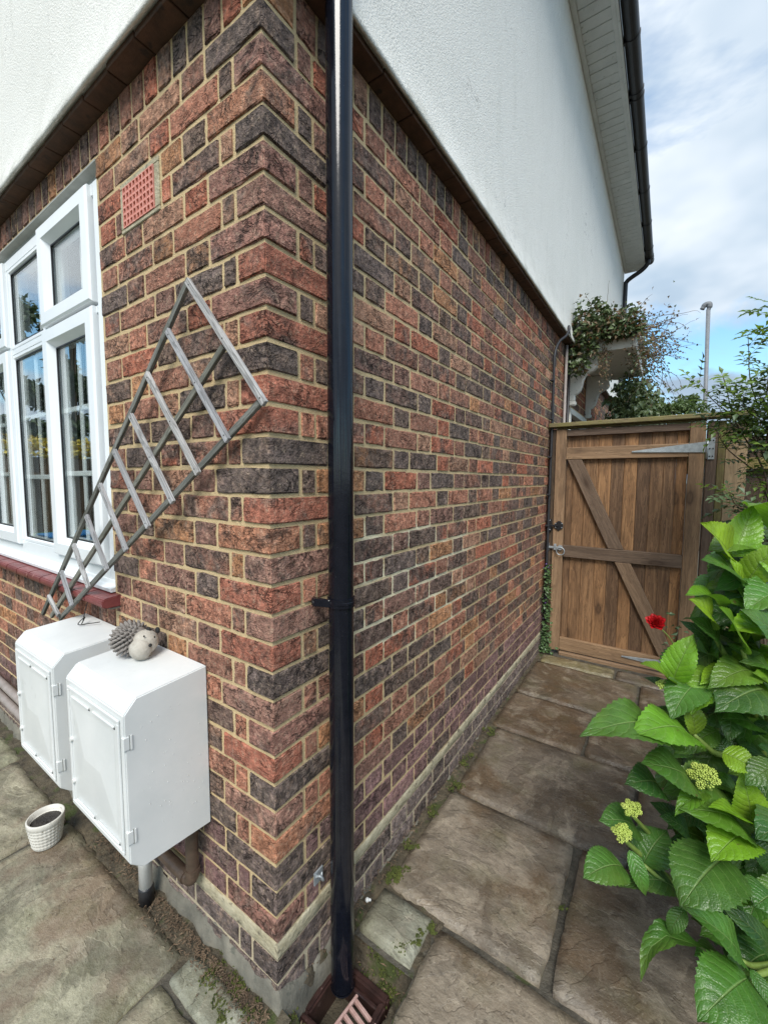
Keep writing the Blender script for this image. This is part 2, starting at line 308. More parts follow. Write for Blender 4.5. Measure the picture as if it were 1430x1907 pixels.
def leaf_material(name, trans=.26, rough=.26, vein=True, objcol=True, dark=None, light=None, scale=9, gloss=.5):
    g = G(name)
    if objcol: base = g.node('ShaderNodeObjectInfo').outputs['Color']
    else:
        v = g.pos(); base = g.ramp(g.noise(v, scale, 3, .7), [(.28, dark), (.72, light)])
    nm = None
    if vein:
        uv = g.node('ShaderNodeUVMap').outputs[0]
        s = g.node('ShaderNodeSeparateXYZ', {0: uv}).outputs
        u = g.math('ABSOLUTE', g.math('MULTIPLY', g.math('SUBTRACT', s[0], .5), 2.0))
        sv = g.math('SUBTRACT', g.math('MULTIPLY', s[1], 8.5), g.math('MULTIPLY', g.math('POWER', u, 1.25), 2.0))
        fr = g.math('ABSOLUTE', g.math('SUBTRACT', g.math('FRACT', sv), .5))
        side = g.ramp(fr, [(.0, 0), (.42, 0), (.495, 1)])
        mid = g.ramp(u, [(.0, 1), (.02, .9), (.045, 0)])
        ve = g.math('MAXIMUM', mid, g.math('MULTIPLY', side, .55))
        pos = g.node('ShaderNodeNewGeometry').outputs['Position']
        cell = g.voro(pos, 210, 'DISTANCE_TO_EDGE')
        net = g.ramp(cell, [(.0, 1), (.12, 0)])
        ve2 = g.math('MAXIMUM', ve, g.math('MULTIPLY', net, .16))
        vary = g.noise(pos, 26, 4, .6)
        base = g.mix(1, base, g.ramp(vary, [(.3, .72), (.7, 1.25)]), 'MULTIPLY')
        lightc = g.mix(.42, base, (.36, .48, .18))
        base = g.mix(g.math('MULTIPLY', ve2, .8), base, lightc)
        spot = g.ramp(g.noise(pos, 30, 3, .6), [(.70, 0), (.74, .75)])
        base = g.mix(spot, base, (.11, .075, .025))
        base = g.mix(g.ramp(g.noise(pos, 7, 2), [(.52, 0), (.72, .35)]), base, (.16, .19, .03))
        puff = g.math('SUBTRACT', 1, g.math('MULTIPLY', g.math('POWER', g.math('MULTIPLY', fr, 2.0), 2.5), 1))
        drops = g.ramp(g.voro(pos, 120), [(.12, 1), (.26, 0)])
        dsel = g.math('MULTIPLY', drops, g.ramp(g.noise(pos, 14, 2), [(.64, 0), (.70, 1)]))
        h = g.math('ADD', g.math('MULTIPLY', puff, .42), g.math('MULTIPLY', g.math('MINIMUM', cell, .35), .5))
        h = g.math('ADD', h, g.math('MULTIPLY', mid, -.8)); h = g.math('ADD', h, g.math('MULTIPLY', vary, .9))
        nm = g.bump(h, .0020, 1)
    back = g.node('ShaderNodeNewGeometry').outputs['Backfacing']
    bc = g.mix(g.math('MULTIPLY', back, .5), base, g.mix(.45, base, (.22, .30, .14)))
    p = g.prin(bc, rough, nm, Specular_IOR_Level=gloss)
    tb = g.mix(1, base, (1.5, 1.6, .7), 'MULTIPLY')
    t = g.node('ShaderNodeBsdfTranslucent', {0: tb}).outputs[0]
    return g.done(g.node('ShaderNodeMixShader', {0: trans, 1: p, 2: t}).outputs[0])
MAT['leaf'] = leaf_material('hydrangea_leaf', rough=.33, gloss=.5)
MAT['ivy'] = leaf_material('ivy_leaf', .15, .4, False, False, (.015, .045, .012), (.06, .13, .035), 22)
MAT['climber'] = leaf_material('climber_leaf', .14, .4, False, False, (.014, .034, .011), (.085, .115, .038), 16)
MAT['climber_red'] = leaf_material('russet_climber_leaf', .25, .5, False, False, (.085, .030, .022), (.24, .12, .075), 30)
MAT['shrub'] = leaf_material('shrub_leaf', .35, .4, False, False, (.06, .12, .02), (.24, .36, .07), 12)
MAT['shrub_dark'] = leaf_material('dark_shrub_leaf', .2, .45, False, False, (.02, .045, .022), (.075, .125, .055), 12)
MAT['tree'] = leaf_material('tree_leaf', .25, .5, False, False, (.025, .05, .012), (.13, .19, .045), 3)
MAT['tree_dark'] = leaf_material('dark_tree_leaf', .15, .5, False, False, (.012, .03, .010), (.05, .085, .025), 2)
MAT['bud'] = simple('hydrangea_bud', (.30, .40, .055), (.50, .58, .14), 60, .55, .0008)
MAT['stem'] = simple('green_stem', (.13, .20, .035), (.22, .30, .07), 40, .45, .0008)
MAT['twig'] = simple('brown_twig', (.07, .05, .035), (.15, .11, .075), 40, .8, .001)
MAT['violet'] = simple('violet_flower', (.10, .05, .22), (.2, .1, .36), 60, .6, 0)
MAT['variegated'] = leaf_material('variegated_leaf', .25, .4, False, False, (.30, .36, .05), (.66, .60, .18), 60)

def glass_material():
    g = G('window_glass')
    bk = g.node('ShaderNodeNewGeometry').outputs['Backfacing']
    fr = g.node('ShaderNodeFresnel', {'IOR': g.math('ADD', g.math('MULTIPLY', bk, 1/1.5-1.5), 1.5)}).outputs[0]
    f = g.math('MULTIPLY', fr, 1.6, clamp=True)
    gl = g.node('ShaderNodeBsdfGlossy', {0: (.96, .98, .98), 1: .004}).outputs[0]
    tr = g.node('ShaderNodeBsdfTransparent', {0: (.95, .97, .96)}).outputs[0]
    return g.done(g.node('ShaderNodeMixShader', {0: f, 1: tr, 2: gl}).outputs[0])
MAT['glass'] = glass_material()

# ------------------------------------------------------------------ mesh helpers
class MB:
    def __init__(s): s.v = []; s.f = []; s.uv = None
    def add(s, vs, fs):
        o = len(s.v); s.v += [tuple(v) for v in vs]; s.f += [tuple(i+o for i in f) for f in fs]; return s
    def box(s, x0, x1, y0, y1, z0, z1, M=None):
        vs = [Vector((x, y, z)) for z in (z0, z1) for y in (y0, y1) for x in (x0, x1)]
        if M: vs = [M @ v for v in vs]
        return s.add(vs, [(0, 2, 3, 1), (4, 5, 7, 6), (0, 1, 5, 4), (2, 6, 7, 3), (0, 4, 6, 2), (1, 3, 7, 5)])
    def prism(s, poly, a, b, axis='y'):
        n = len(poly)
        def P(p, t): return {'y': (p[0], t, p[1]), 'x': (t, p[0], p[1]), 'z': (p[0], p[1], t)}[axis]
        vs = [P(p, a) for p in poly]+[P(p, b) for p in poly]
        return s.add(vs, [tuple(range(n))[::-1], tuple(range(n, 2*n))]+[(i, (i+1) % n, n+(i+1) % n, n+i) for i in range(n)])
    def tube(s, path, r, seg=10, cap=True):
        path = [Vector(p) for p in path]; n = len(path)
        rr = r if hasattr(r, '__len__') else [r]*n
        prev = None; vs = []; fs = []
        for i, p in enumerate(path):
            t = (path[min(i+1, n-1)]-path[max(i-1, 0)]).normalized()
            if prev is None:
                a = Vector((0, 0, 1)) if abs(t.z) < .9 else Vector((1, 0, 0)); prev = t.cross(a).normalized()
            prev = (prev-t*prev.dot(t)).normalized(); b = t.cross(prev)
            for k in range(seg):
                an = 2*math.pi*k/seg; vs.append(p+(prev*math.cos(an)+b*math.sin(an))*rr[i])
        for i in range(n-1):
            for k in range(seg): fs.append((i*seg+k, i*seg+(k+1) % seg, (i+1)*seg+(k+1) % seg, (i+1)*seg+k))
        if cap: fs += [tuple(range(seg))[::-1], tuple(range((n-1)*seg, n*seg))]
        return s.add(vs, fs)
    def lathe(s, prof, c, seg=24, fn=None):
        vs = []; fs = []; n = len(prof)
        for i, (r, z) in enumerate(prof):
            for k in range(seg):
                a = 2*math.pi*k/seg; q = r+(fn(a, z, i) if fn else 0); vs.append((c[0]+q*math.cos(a), c[1]+q*math.sin(a), c[2]+z))
        for i in range(n-1):
            for k in range(seg): fs.append((i*seg+k, i*seg+(k+1) % seg, (i+1)*seg+(k+1) % seg, (i+1)*seg+k))
        fs += [tuple(range(seg))[::-1], tuple(range((n-1)*seg, n*seg))]
        return s.add(vs, fs)
    def ball(s, c, r, sx=1, sy=1, sz=1, seg=12, M=None):
        vs = []; fs = []; rings = seg//2
        for i in range(1, rings):
            p = math.pi*i/rings
            for k in range(seg):
                a = 2*math.pi*k/seg; vs.append(Vector((r*sx*math.sin(p)*math.cos(a), r*sy*math.sin(p)*math.sin(a), r*sz*math.cos(p))))
        top = len(vs); vs += [Vector((0, 0, r*sz)), Vector((0, 0, -r*sz))]
        for i in range(rings-2):
            for k in range(seg): fs.append((i*seg+k, (i+1)*seg+k, (i+1)*seg+(k+1) % seg, i*seg+(k+1) % seg))
        for k in range(seg):
            fs.append((top, k, (k+1) % seg)); fs.append((top+1, (rings-2)*seg+(k+1) % seg, (rings-2)*seg+k))
        if M: vs = [M @ v for v in vs]
        return s.add([v+Vector(c) for v in vs], fs)
    def mesh(s, name, smooth=False, bevel=0, bseg=1):
        me = bpy.data.meshes.new(name); me.from_pydata(s.v, [], s.f); me.validate()
        if bevel or True:
            bm = bmesh.new(); bm.from_mesh(me)
            bmesh.ops.recalc_face_normals(bm, faces=bm.faces)
            if bevel: bmesh.ops.bevel(bm, geom=[e for e in bm.edges if len(e.link_faces) == 2 and e.calc_face_angle(0) > .4], offset=bevel, segments=bseg, affect='EDGES', clamp_overlap=True)
            bm.to_mesh(me); bm.free()
        if smooth: me.polygons.foreach_set('use_smooth', [True]*len(me.polygons))
        me.update(); return me
    def build(s, name, mat, parent=None, smooth=False, bevel=0, bseg=1, center=False):
        if center:
            xs = [v[0] for v in s.v]; ys = [v[1] for v in s.v]; zs = [v[2] for v in s.v]
            c = Vector(((min(xs)+max(xs))/2, (min(ys)+max(ys))/2, min(zs))); s.v = [tuple(Vector(v)-c) for v in s.v]
        o = obj(name, s.mesh(name, smooth, bevel, bseg), mat, parent)
        if center: o.location = c
        return o
def wloc(o): return Vector(o.location)
def _old(o):
    l = Vector((0, 0, 0))
    while o: l += o.location; o = o.parent
    return l
def obj(name, me, mat, parent=None):
    o = bpy.data.objects.new(name, me); COL.objects.link(o)
    if mat is not None and me is not None and not me.materials: me.materials.append(MAT[mat] if isinstance(mat, str) else mat)
    if parent:
        o.parent = parent
        o.matrix_parent_inverse = Matrix.Translation(-wloc(parent))
    return o
def wloc_fix(o): pass
def tag(o, label, cat, group=None):
    o['label'] = label; o['category'] = cat
    if group: o['group'] = group
    return o
def thing(name, loc, label, cat, group=None):
    o = bpy.data.objects.new(name, None); o.empty_display_size = .1; COL.objects.link(o); o.location = loc
    return tag(o, label, cat, group)
def struct(o): o['kind'] = 'structure'; return o
def stuff(o): o['kind'] = 'stuff'; return o
def sub(parent, name, mb, mat, **k):
    """part or sub-part in world coordinates; parents are empties/meshes without rotation"""
    return mb.build(name, mat, parent, **k)
def rough_tube(path, r, seg): return MB().tube(path, r, seg)
def curve_pts(pts, n=6):
    """Catmull-Rom through pts"""
    P = [Vector(p) for p in pts]; P = [2*P[0]-P[1]]+P+[2*P[-1]-P[-2]]; out = []
    for i in range(1, len(P)-2):
        for k in range(n):
            t = k/n; a, b, c, d = P[i-1:i+3]
            out.append(.5*((2*b)+(c-a)*t+(2*a-5*b+4*c-d)*t*t+(3*b-a-3*c+d)*t**3))
    out.append(P[-2]); return out
def rnd(a, b): return random.uniform(a, b)

# ------------------------------------------------------------------ house
house = thing('house', (0, 0, 0), 'house corner of mixed red and dark brick below white roughcast render', 'house')
Z0 = .18
WIN_R = -.855; WIN_L = -2.49
AIR = (-.684, -.443, 2.203, 2.357)
DOOR = (3.62, 4.55)
# mortar beds that carry the bricks
mb = MB()
D = .0040
mb.box(WIN_R, -D, D, .105, -.25, 2.615)
mb.box(WIN_L, WIN_R, D, .105, -.25, .97); mb.box(WIN_L, WIN_R, D, .105, 2.506, 2.615)
mb.box(-3.7, WIN_L, D, .105, -.25, 2.615)
front_wall = sub(house, 'front_wall', mb, 'mortar'); front_wall['label'] = 'brick front wall with window and meter boxes'
mb = MB(); mb.box(-.105, -D, .105, DOOR[0], -.25, 2.615); mb.box(-.105, -D, DOOR[0], DOOR[1], 2.12, 2.615); mb.box(-.105, -D, DOOR[1], 7.55, -.25, 2.615)
side_wall = sub(house, 'side_wall', mb, 'mortar'); side_wall['label'] = 'long brick side wall along the path to the gate'

PAL = [((.30, .106, .064), .17), ((.34, .148, .095), .15), ((.34, .165, .082), .08), ((.25, .118, .08), .21), ((.19, .102, .078), .13), ((.13, .095, .082), .09), ((.30, .162, .105), .17)]
CORNER = dict(zip(range(-1, 30), 'DPODPTPRPRDRRDDROTRTRDTPRDTODDPPPP'.replace('', '')))
CK = {'D': ((.13, .095, .085), .85), 'P': ((.24, .12, .092), .5), 'O': ((.31, .14, .082), .38), 'R': ((.305, .115, .075), .42), 'T': ((.26, .14, .105), .5)}
def tint(zc, corner=None):
    if corner is not None and corner in CORNER:
        c, b = CK[CORNER[corner]]; s = rnd(.9, 1.1); return (c[0]*s, c[1]*s, c[2]*s, b)
    r = random.random(); acc = 0
    for c, w in PAL:
        acc += w
        if r <= acc: break
    b = random.random()**1.05
    if zc < .42:
        k = rnd(.85, 1.6); c = ((.135*k, .078*k, .074*k) if zc > .14 else (.115*k, .09*k, .082*k)); b *= .75
    s = rnd(.85, 1.18)
    return (c[0]*s, c[1]*s, c[2]*s, b)
def grid_box(w, d, h, var):
    """weathered brick: box with softened, slightly uneven edges, about 100 triangles"""
    r = .0035; rs = random.Random(var*77+int(w*1e4))
    def axis(L, n): return [-L/2, -L/2+r]+[-L/2+r+(L-2*r)*(i+1)/(n+1) for i in range(n)]+[L/2-r, L/2]
    X, Y, Z = axis(w, 4 if w > .15 else 2), axis(d, 0), axis(h, 1)
    nx, ny, nz = len(X)-1, len(Y)-1, len(Z)-1
    idx = {}; vs = []; fs = []
    def V(i, j, k):
        if (i, j, k) not in idx:
            p = [X[i], Y[j], Z[k]]; e = [(i in (0, nx)), (j in (0, ny)), (k in (0, nz))]
            if sum(e) >= 2:
                for a, L in ((0, w), (1, d), (2, h)):
                    if e[a]: p[a] -= math.copysign(r*rs.uniform(.35, .95), p[a])
            q = .0011
            p[0] += rs.uniform(-q, q)*1.8; p[1] += rs.uniform(-q, q)*1.1; p[2] += rs.uniform(-q, q)*(2.0 if k in (0, nz) else 1.2)
            idx[(i, j, k)] = len(vs); vs.append(p)
        return idx[(i, j, k)]
    for i in range(nx):
        for j in range(ny): fs.append((V(i, j, 0), V(i, j+1, 0), V(i+1, j+1, 0), V(i+1, j, 0))); fs.append((V(i, j, nz), V(i+1, j, nz), V(i+1, j+1, nz), V(i, j+1, nz)))
        for k in range(nz): fs.append((V(i, 0, k), V(i+1, 0, k), V(i+1, 0, k+1), V(i, 0, k+1))); fs.append((V(i, ny, k), V(i, ny, k+1), V(i+1, ny, k+1), V(i+1, ny, k)))
    for j in range(ny):
        for k in range(nz): fs.append((V(0, j, k), V(0, j, k+1), V(0, j+1, k+1), V(0, j+1, k))); fs.append((V(nx, j, k), V(nx, j+1, k), V(nx, j+1, k+1), V(nx, j, k+1)))
    me = bpy.data.meshes.new('brick'); me.from_pydata(vs, [], fs); me.materials.append(MAT['brick']); me.update()
    bm = bmesh.new(); bm.from_mesh(me); bmesh.ops.recalc_face_normals(bm, faces=bm.faces); bm.to_mesh(me); bm.free()
    return me
BM = {}
def brick_mesh(w, d, h):
    k = (round(w, 3), round(d, 3), round(h, 3), random.randrange(7))
    if k not in BM: BM[k] = grid_box(w, d, h, k[3])
    return BM[k]
# every brick: (wall, centre, length, depth, height, rotation, name)
bricks = []
def minus(a, b, holes):
    segs = [(a, b)]
    for h0, h1 in holes:
        n = []
        for s, e in segs:
            if e <= h0 or s >= h1: n.append((s, e))
            else:
                if h0-s > .022: n.append((s, h0-.004))
                if e-h1 > .022: n.append((h1+.004, e))
        segs = n
    return segs
SW = []
for mrow in range(-5, 31):
    z = Z0+.075*mrow+.005+.0325
    if mrow < 0: z -= .047
    i = 29-mrow; odd = i % 2 == 1
    h = .065
    if mrow == -5: continue
    # corner brick
    L, Wd = (.215, .1025) if odd else (.1025, .215)
    bricks.append(('front', Vector((-L/2+.0012, Wd/2-.0012, z)), L, Wd, h, 0, 'brick'))
    # front wall, going left
    x = -(L+.01); seq = []
    if not odd: seq = [.0475]
    alt = .1025 if odd else .215
    while x > -3.6:
        w = seq.pop(0) if seq else alt
        if w == alt and not seq and w != .0475: alt = .215 if alt == .1025 else .1025
        holes = []
        if z > .86 and z < 2.505: holes.append((WIN_L, WIN_R))
        if AIR[2] < z < AIR[3]: holes.append((AIR[0], AIR[1]))
        for a, b in minus(x-w, x, holes):
            if b-a > .02: bricks.append(('front', Vector(((a+b)/2, .0512+rnd(-.0008, .0012), z+rnd(-.0012, .0012))), b-a, .1025, h, 0, 'brick'))
        x -= w+.01
    y = Wd+.01; seq = [.0475] if odd else []; alt = .215 if odd else .1025
    while y < 7.5:
        w = seq.pop(0) if seq else alt
        if w == alt and not seq and w != .0475: alt = .215 if alt == .1025 else .1025
        holes = [(DOOR[0]-.03, DOOR[1]+.03)] if z < 2.16 else []
        for a, b in minus(y, min(y+w, 7.54), holes):
            if b-a > .02: bricks.append(('side', Vector((-.0512+rnd(-.0012, .0008), (a+b)/2, z+rnd(-.0012, .0012))), b-a, .1025, h, 1, 'brick'))
        y += w+.01
# soldier courses under the tile creasing, and brick-on-edge below the window sill
x = -.0325
while x > -3.6: bricks.append(('front', Vector((x, .0512+rnd(-.001, .001), 2.562)), .065, .1025, .102, 0, 'soldier_brick')); x -= .075
y = .1025+.01+.0325
while y < 7.5: bricks.append(('side', Vector((-.0512+rnd(-.001, .001), y, 2.562)), .065, .1025, .102, 1, 'soldier_brick')); y += .075
x = WIN_R-.04
while x > WIN_L: bricks.append(('front', Vector((x, .0512+rnd(-.0015, .001), .912)), .065, .1025, .1, 0, 'soldier_brick')); x -= .0715
def size_px(b):
    c = b[1]; p = to_pixel(c)
    if not p or not (-30 < p[0] < 1460 and -40 < p[1] < 1940): return 0
    face = Vector((0, -1, 0)) if b[0] == 'front' else Vector((1, 0, 0))
    fc = c+face*.05; d = CAM_LOC-fc
    if d.dot(face) <= 0: return 0
    if b[0] == 'side' and c.y > 2.9 and c.z < 1.85: return 0
    if b[0] == 'side' and .09 < c.y < .25 and b[2] < .11: return 1e-6
    if b[0] == 'front' and -.66 < c.x < -.30 and .44 < c.z < .8: return 1e-6
    return b[2]*b[4]*d.dot(face)/d.length**3
for kind in ('brick', 'soldier_brick'):
    lst = sorted([b for b in bricks if b[6] == kind], key=size_px, reverse=True)
    near = [b for b in lst[:299] if size_px(b) > 0]; far = [b for b in lst if b not in near]
    for b in near:
        o = bpy.data.objects.new(kind, brick_mesh(b[2]-.0012, b[3], b[4]-.0010)); COL.objects.link(o)
        o.parent = front_wall if b[0] == 'front' else side_wall
        o.location = b[1]; o.rotation_euler = (rnd(-.006, .006), rnd(-.004, .004), (math.pi/2 if b[5] else 0)+rnd(-.006, .006)); o.color = tint(b[1].z, 29-round((b[1].z-Z0-.0375)/.075) if b[1].x > -.12 and b[0] == 'front' else None)
    for wname, wall in (('front', front_wall), ('side', side_wall)):
        fl = [b for b in far if b[0] == wname]
        if not fl: continue
        mbx = MB(); cols = []
        for b in fl:
            M = Matrix.Translation(b[1]) @ Matrix.Rotation(math.pi/2 if b[5] else 0, 4, 'Z')
            j = rnd(0, .002)
            j += .001; mbx.box(-b[2]/2+j, b[2]/2-j, -b[3]/2, b[3]/2, -b[4]/2+j, b[4]/2-j, M); cols.append(tint(b[1].z))
        me = bpy.data.meshes.new('brickwork'); me.from_pydata(mbx.v, [], mbx.f)
        ca = me.color_attributes.new('brick_tint', 'FLOAT_COLOR', 'CORNER'); buf = []
        for k in range(len(fl)): buf += list(cols[k])*24
        ca.data.foreach_set('color', buf); me.update()
        stuff(obj('soldier_brickwork' if kind != 'brick' else 'brickwork', me, 'brick_far', wall))
# pale cement band and cement skirt at the foot of the walls
def band(name, mat, prof, n=240, amp=.004, drop=0, wall=None, left=-3.6, far=7.5, seed=0):
    """strip following the wall foot round the corner; prof = [(out, z)]"""
    path = [(left+(0-left)*i/n, 0, 0) for i in range(n+1)]+[(0, far*(i/n)**1.5, 1) for i in range(1, n+1)]
    vs = []; fs = []; m_ = len(prof)
    for (x, y, s) in path:
        corner = (x == 0 and y == 0)
        for j, (o, z) in enumerate(prof):
            q = o+(amp*noise.noise(Vector((x*14+seed, y*14, z*20))) if 0 < j < m_-1 else 0)
            zz = z+amp*1.6*noise.noise(Vector((x*9+seed*3, y*9, j*7.3)))+amp*1.3*noise.noise(Vector((x*37+seed, y*37, j*3.1)))
            if s == 1: zz -= drop*min(1, y/.12)
            if corner: vs.append((q, -q, zz))
            elif s == 0: vs.append((min(x, 0), -q, zz))
            else: vs.append((q, y, zz))
    for a in range(len(path)-1):
        for j in range(m_-1): fs.append((a*m_+j, (a+1)*m_+j, (a+1)*m_+j+1, a*m_+j+1))
    return MB().add(vs, fs).build(name, mat, house, smooth=True)
band('cement_band', 'cement_pale', [(-.02, .134), (-.0015, .136), (.0004, .140), (.0006, .158), (.0004, .174), (-.0015, .178), (-.02, .180)], seed=2, amp=.0028)
band('cement_skirt', 'cement', [(-.02, .046), (.0005, .044), (.005, .03), (.014, .004), (.022, -.04), (.026, -.22), (-.02, -.23)], seed=5, amp=.014, drop=.05)

# creasing tiles under the render
tile_me = MB().box(-.081, .081, 0, .155, 0, .018).mesh('creasing_tile', bevel=.002); tile_me.materials.append(MAT['tile_brown'])
def ctile(x, y, rot):
    o = bpy.data.objects.new('creasing_tile', tile_me); COL.objects.link(o); o.parent = house; o.location = (x, y, 2.6155+rnd(-.0008, .0008)); o.rotation_euler = (0, 0, rot)
x = -.035
k = 0
while x > -2.6: ctile(x, -.054+rnd(-.002, .002), 0); x -= .166
y = .16
while y < 4.4: ctile(.054+rnd(-.002, .002), y, math.pi/2); y += .166
mbf = MB().box(-3.6, x+.08, -.054, .1, 2.6157, 2.6335); mbf.box(-.1, .054, y-.08, 7.5, 2.6157, 2.6335); stuff(sub(house, 'creasing_tiles', mbf, 'tile_brown'))

# render coat: one skin round the corner, with a bell-cast foot
prof = [(-.02, 2.637), (.056, 2.637), (.066, 2.624), (.072, 2.628), (.069, 2.645), (.055, 2.70), (.044, 2.80), (.038, 3.0), (.036, 4.0), (.036, 5.0)]
vs = []; fs = []; path = [(-3.7, 0)]+[(-3.7+i*.08, 0) for i in range(1, 46)]+[(0, 0)]+[(0, .08*i) for i in range(1, 95)]+[(0, 7.6)]
for (x, y) in path:
    for j, (o, z) in enumerate(prof):
        q = o+(.0025*noise.noise(Vector((x*3, y*3, z*2))) if j > 3 else .0012*noise.noise(Vector((x*12, y*12, z*5))))
        z2 = z+(.0022*noise.noise(Vector((x*7, y*7, 3))) if 0 < j < 5 else 0)
        vs.append((q, -q, z2) if (x, y) == (0, 0) else ((x, -q, z2) if y == 0 else (q, y, z2)))
n = len(prof)
for a in range(len(path)-1):
    for j in range(n-1): fs.append((a*n+j, (a+1)*n+j, (a+1)*n+j+1, a*n+j+1))
sub(house, 'render_coat', MB().add(vs, fs), 'render', smooth=True)
g_ = MB().prism([(-3.7, 5.0), (.036, 5.0), (-3.7, 8.0)], -.036, .08, 'y'); sub(house, 'gable', g_, 'render')
sub(house, 'render_end', MB().box(-3.7, .036, 7.6, 7.64, -.1, 5.0), 'render')
# roof, soffit boards, fascia
sub(house, 'roof', MB().prism([(.42, 4.98+.13), (-3.7, 8.3), (-3.7, 8.45), (.42, 5.20)], -.12, 7.75, 'y'), 'tile_brown')
y = 2.45
sb = MB().box(.058, .312, 0, .094, 0, .012).mesh('soffit_board', bevel=.002); sb.materials.append(MAT['soffit'])
while y < 7.6:
    o = bpy.data.objects.new('soffit_board', sb); COL.objects.link(o); o.parent = house; o.location = (0, y, 4.945+rnd(-.001, .001)); y += .1
stuff(sub(house, 'soffit_boards', MB().box(.058, .312, -.1, 2.44, 4.945, 4.957), 'soffit'))
sub(house, 'soffit_backing', MB().box(.03, .33, -.1, 7.72, 4.962, 4.972), 'dark')
sub(house, 'soffit_trim', MB().box(.037, .075, -.1, 7.66, 4.930, 4.9445), 'soffit', bevel=.003)
sub(house, 'soffit_trim', MB().box(.286, .318, -.1, 7.66, 4.934, 4.9445), 'soffit', bevel=.003)
sub(house, 'fascia', MB().box(.318, .336, -.1, 7.70, 4.93, 5.13), 'soffit', bevel=.002)
sub(house, 'end_board', MB().box(.036, .318, 7.64, 7.70, 4.932, 5.1), 'soffit')

# ------------------------------------------------------------------ window
win = bpy.data.objects.new('window', None); COL.objects.link(win); win.parent = house
win['label'] = 'white plastic casement window with glazing bars'
FY = .020
def bar(parent, name, x0, x1, z0, z1, y0, y1, mat='upvc', bv=.003): return sub(parent, name, MB().box(x0, x1, y0, y1, z0, z1), mat, bevel=bv, bseg=2)
ZB, ZT = 1.03, 2.468
bar(win, 'frame', WIN_R-.075, WIN_R+.006, ZB, ZT, FY, .10)
bar(win, 'frame', WIN_L-.006, WIN_L+.075, ZB, ZT, FY, .10)
bar(win, 'frame', WIN_L+.075, WIN_R-.075, 2.422, ZT, FY, .10)
bar(win, 'frame', WIN_L+.075, WIN_R-.075, ZB, 1.106, FY, .10)
bar(win, 'mullion', -1.452, -1.392, 1.106, 2.422, FY, .10)
bar(win, 'mullion', -1.949, -1.889, 1.106, 2.422, FY, .10)
for a, b in ((-1.392, WIN_R-.075), (-1.889, -1.452), (WIN_L+.075, -1.949)): bar(win, 'transom', a, b, 2.020, 2.049, FY, .10)
def casement(x0, x1, z0, z1, proud, w, grid):
    y0 = FY-proud
    def rail(po, pi):                                  # mitred sash rail with a sloping inner bead
        (ax, az), (bx, bz) = po; (cx, cz), (dx, dz) = pi
        L = lambda p, q: (p[0]+(q[0]-p[0])*.70, p[1]+(q[1]-p[1])*.70)
        E = lambda p, q: (p[0]+(q[0]-p[0])*.10, p[1]+(q[1]-p[1])*.10)
        m0, m1 = L((ax, az), (cx, cz)), L((bx, bz), (dx, dz)); e0, e1 = E((ax, az), (cx, cz)), E((bx, bz), (dx, dz))
        vs = [(ax, y0+.007, az), (bx, y0+.007, bz), (e1[0], y0, e1[1]), (e0[0], y0, e0[1]), (m1[0], y0, m1[1]), (m0[0], y0, m0[1]), (dx, FY+.008, dz), (cx, FY+.008, cz), (ax, FY+.05, az), (bx, FY+.05, bz), (dx, FY+.05, dz), (cx, FY+.05, cz)]
        fs = [(0, 1, 2, 3), (3, 2, 4, 5), (5, 4, 6, 7), (0, 8, 9, 1), (7, 6, 10, 11), (8, 11, 10, 9), (0, 3, 5, 7, 11, 8), (1, 9, 10, 6, 4, 2)]
        sub(win, 'sash_rail', MB().add(vs, fs), 'upvc')
    O = [(x0, z0), (x1, z0), (x1, z1), (x0, z1)]; I = [(x0+w, z0+w), (x1-w, z0+w), (x1-w, z1-w), (x0+w, z1-w)]
    for k in range(4): rail((O[k], O[(k+1) % 4]), (I[k], I[(k+1) % 4]))
    gx0, gx1, gz0, gz1 = x0+w, x1-w, z0+w, z1-w
    for (a, b, c, d) in ((gx0, gx0+.005, gz0, gz1), (gx1-.005, gx1, gz0, gz1), (gx0+.005, gx1-.005, gz1-.005, gz1), (gx0+.005, gx1-.005, gz0, gz0+.005)):
        sub(win, 'gasket', MB().box(a, b, FY+.006, FY+.0125, c, d), 'black_plastic')
    sub(win, 'pane', MB().box(gx0, gx1, FY+.013, FY+.017, gz0, gz1), 'glass')
    if grid:
        xm = (gx0+gx1)/2
        sub(win, 'glazing_bar', MB().box(xm-.011, xm+.011, FY+.022, FY+.032, gz0, gz1), 'upvc', bevel=.003)
        for t in (.345, .675):
            zz = gz0+(gz1-gz0)*t
            sub(win, 'glazing_bar', MB().box(gx0, gx1, FY+.020, FY+.031, zz-.011, zz+.011), 'upvc', bevel=.003)
casement(-1.432, -.942, 2.062, 2.460, .020, .075, False)
casement(-1.889, -1.452, 2.049, 2.422, .0, .020, False)
casement(-2.400, -1.909, 2.062, 2.460, .020, .075, False)
casement(-1.432, -.942, 1.088, 2.046, .020, .075, True)
casement(-1.889, -1.452, 1.106, 2.020, .0, .020, True)
casement(-2.400, -1.909, 1.088, 2.046, .020, .075, True)
sub(win, 'sub_sill', MB().prism([(.09, 1.006), (-.012, 1.006), (-.014, 1.020), (.012, 1.026), (.016, 1.040), (.028, 1.044), (.09, 1.044)], WIN_L, WIN_R, 'x'), 'upvc', bevel=.001)
sub(win, 'lintel', MB().prism([(.002, 2.505), (.002, 2.499), (.03, 2.494), (.034, 2.466), (.10, 2.466), (.10, 2.505)], WIN_L, WIN_R-.001, 'x'), 'lintel_grey')
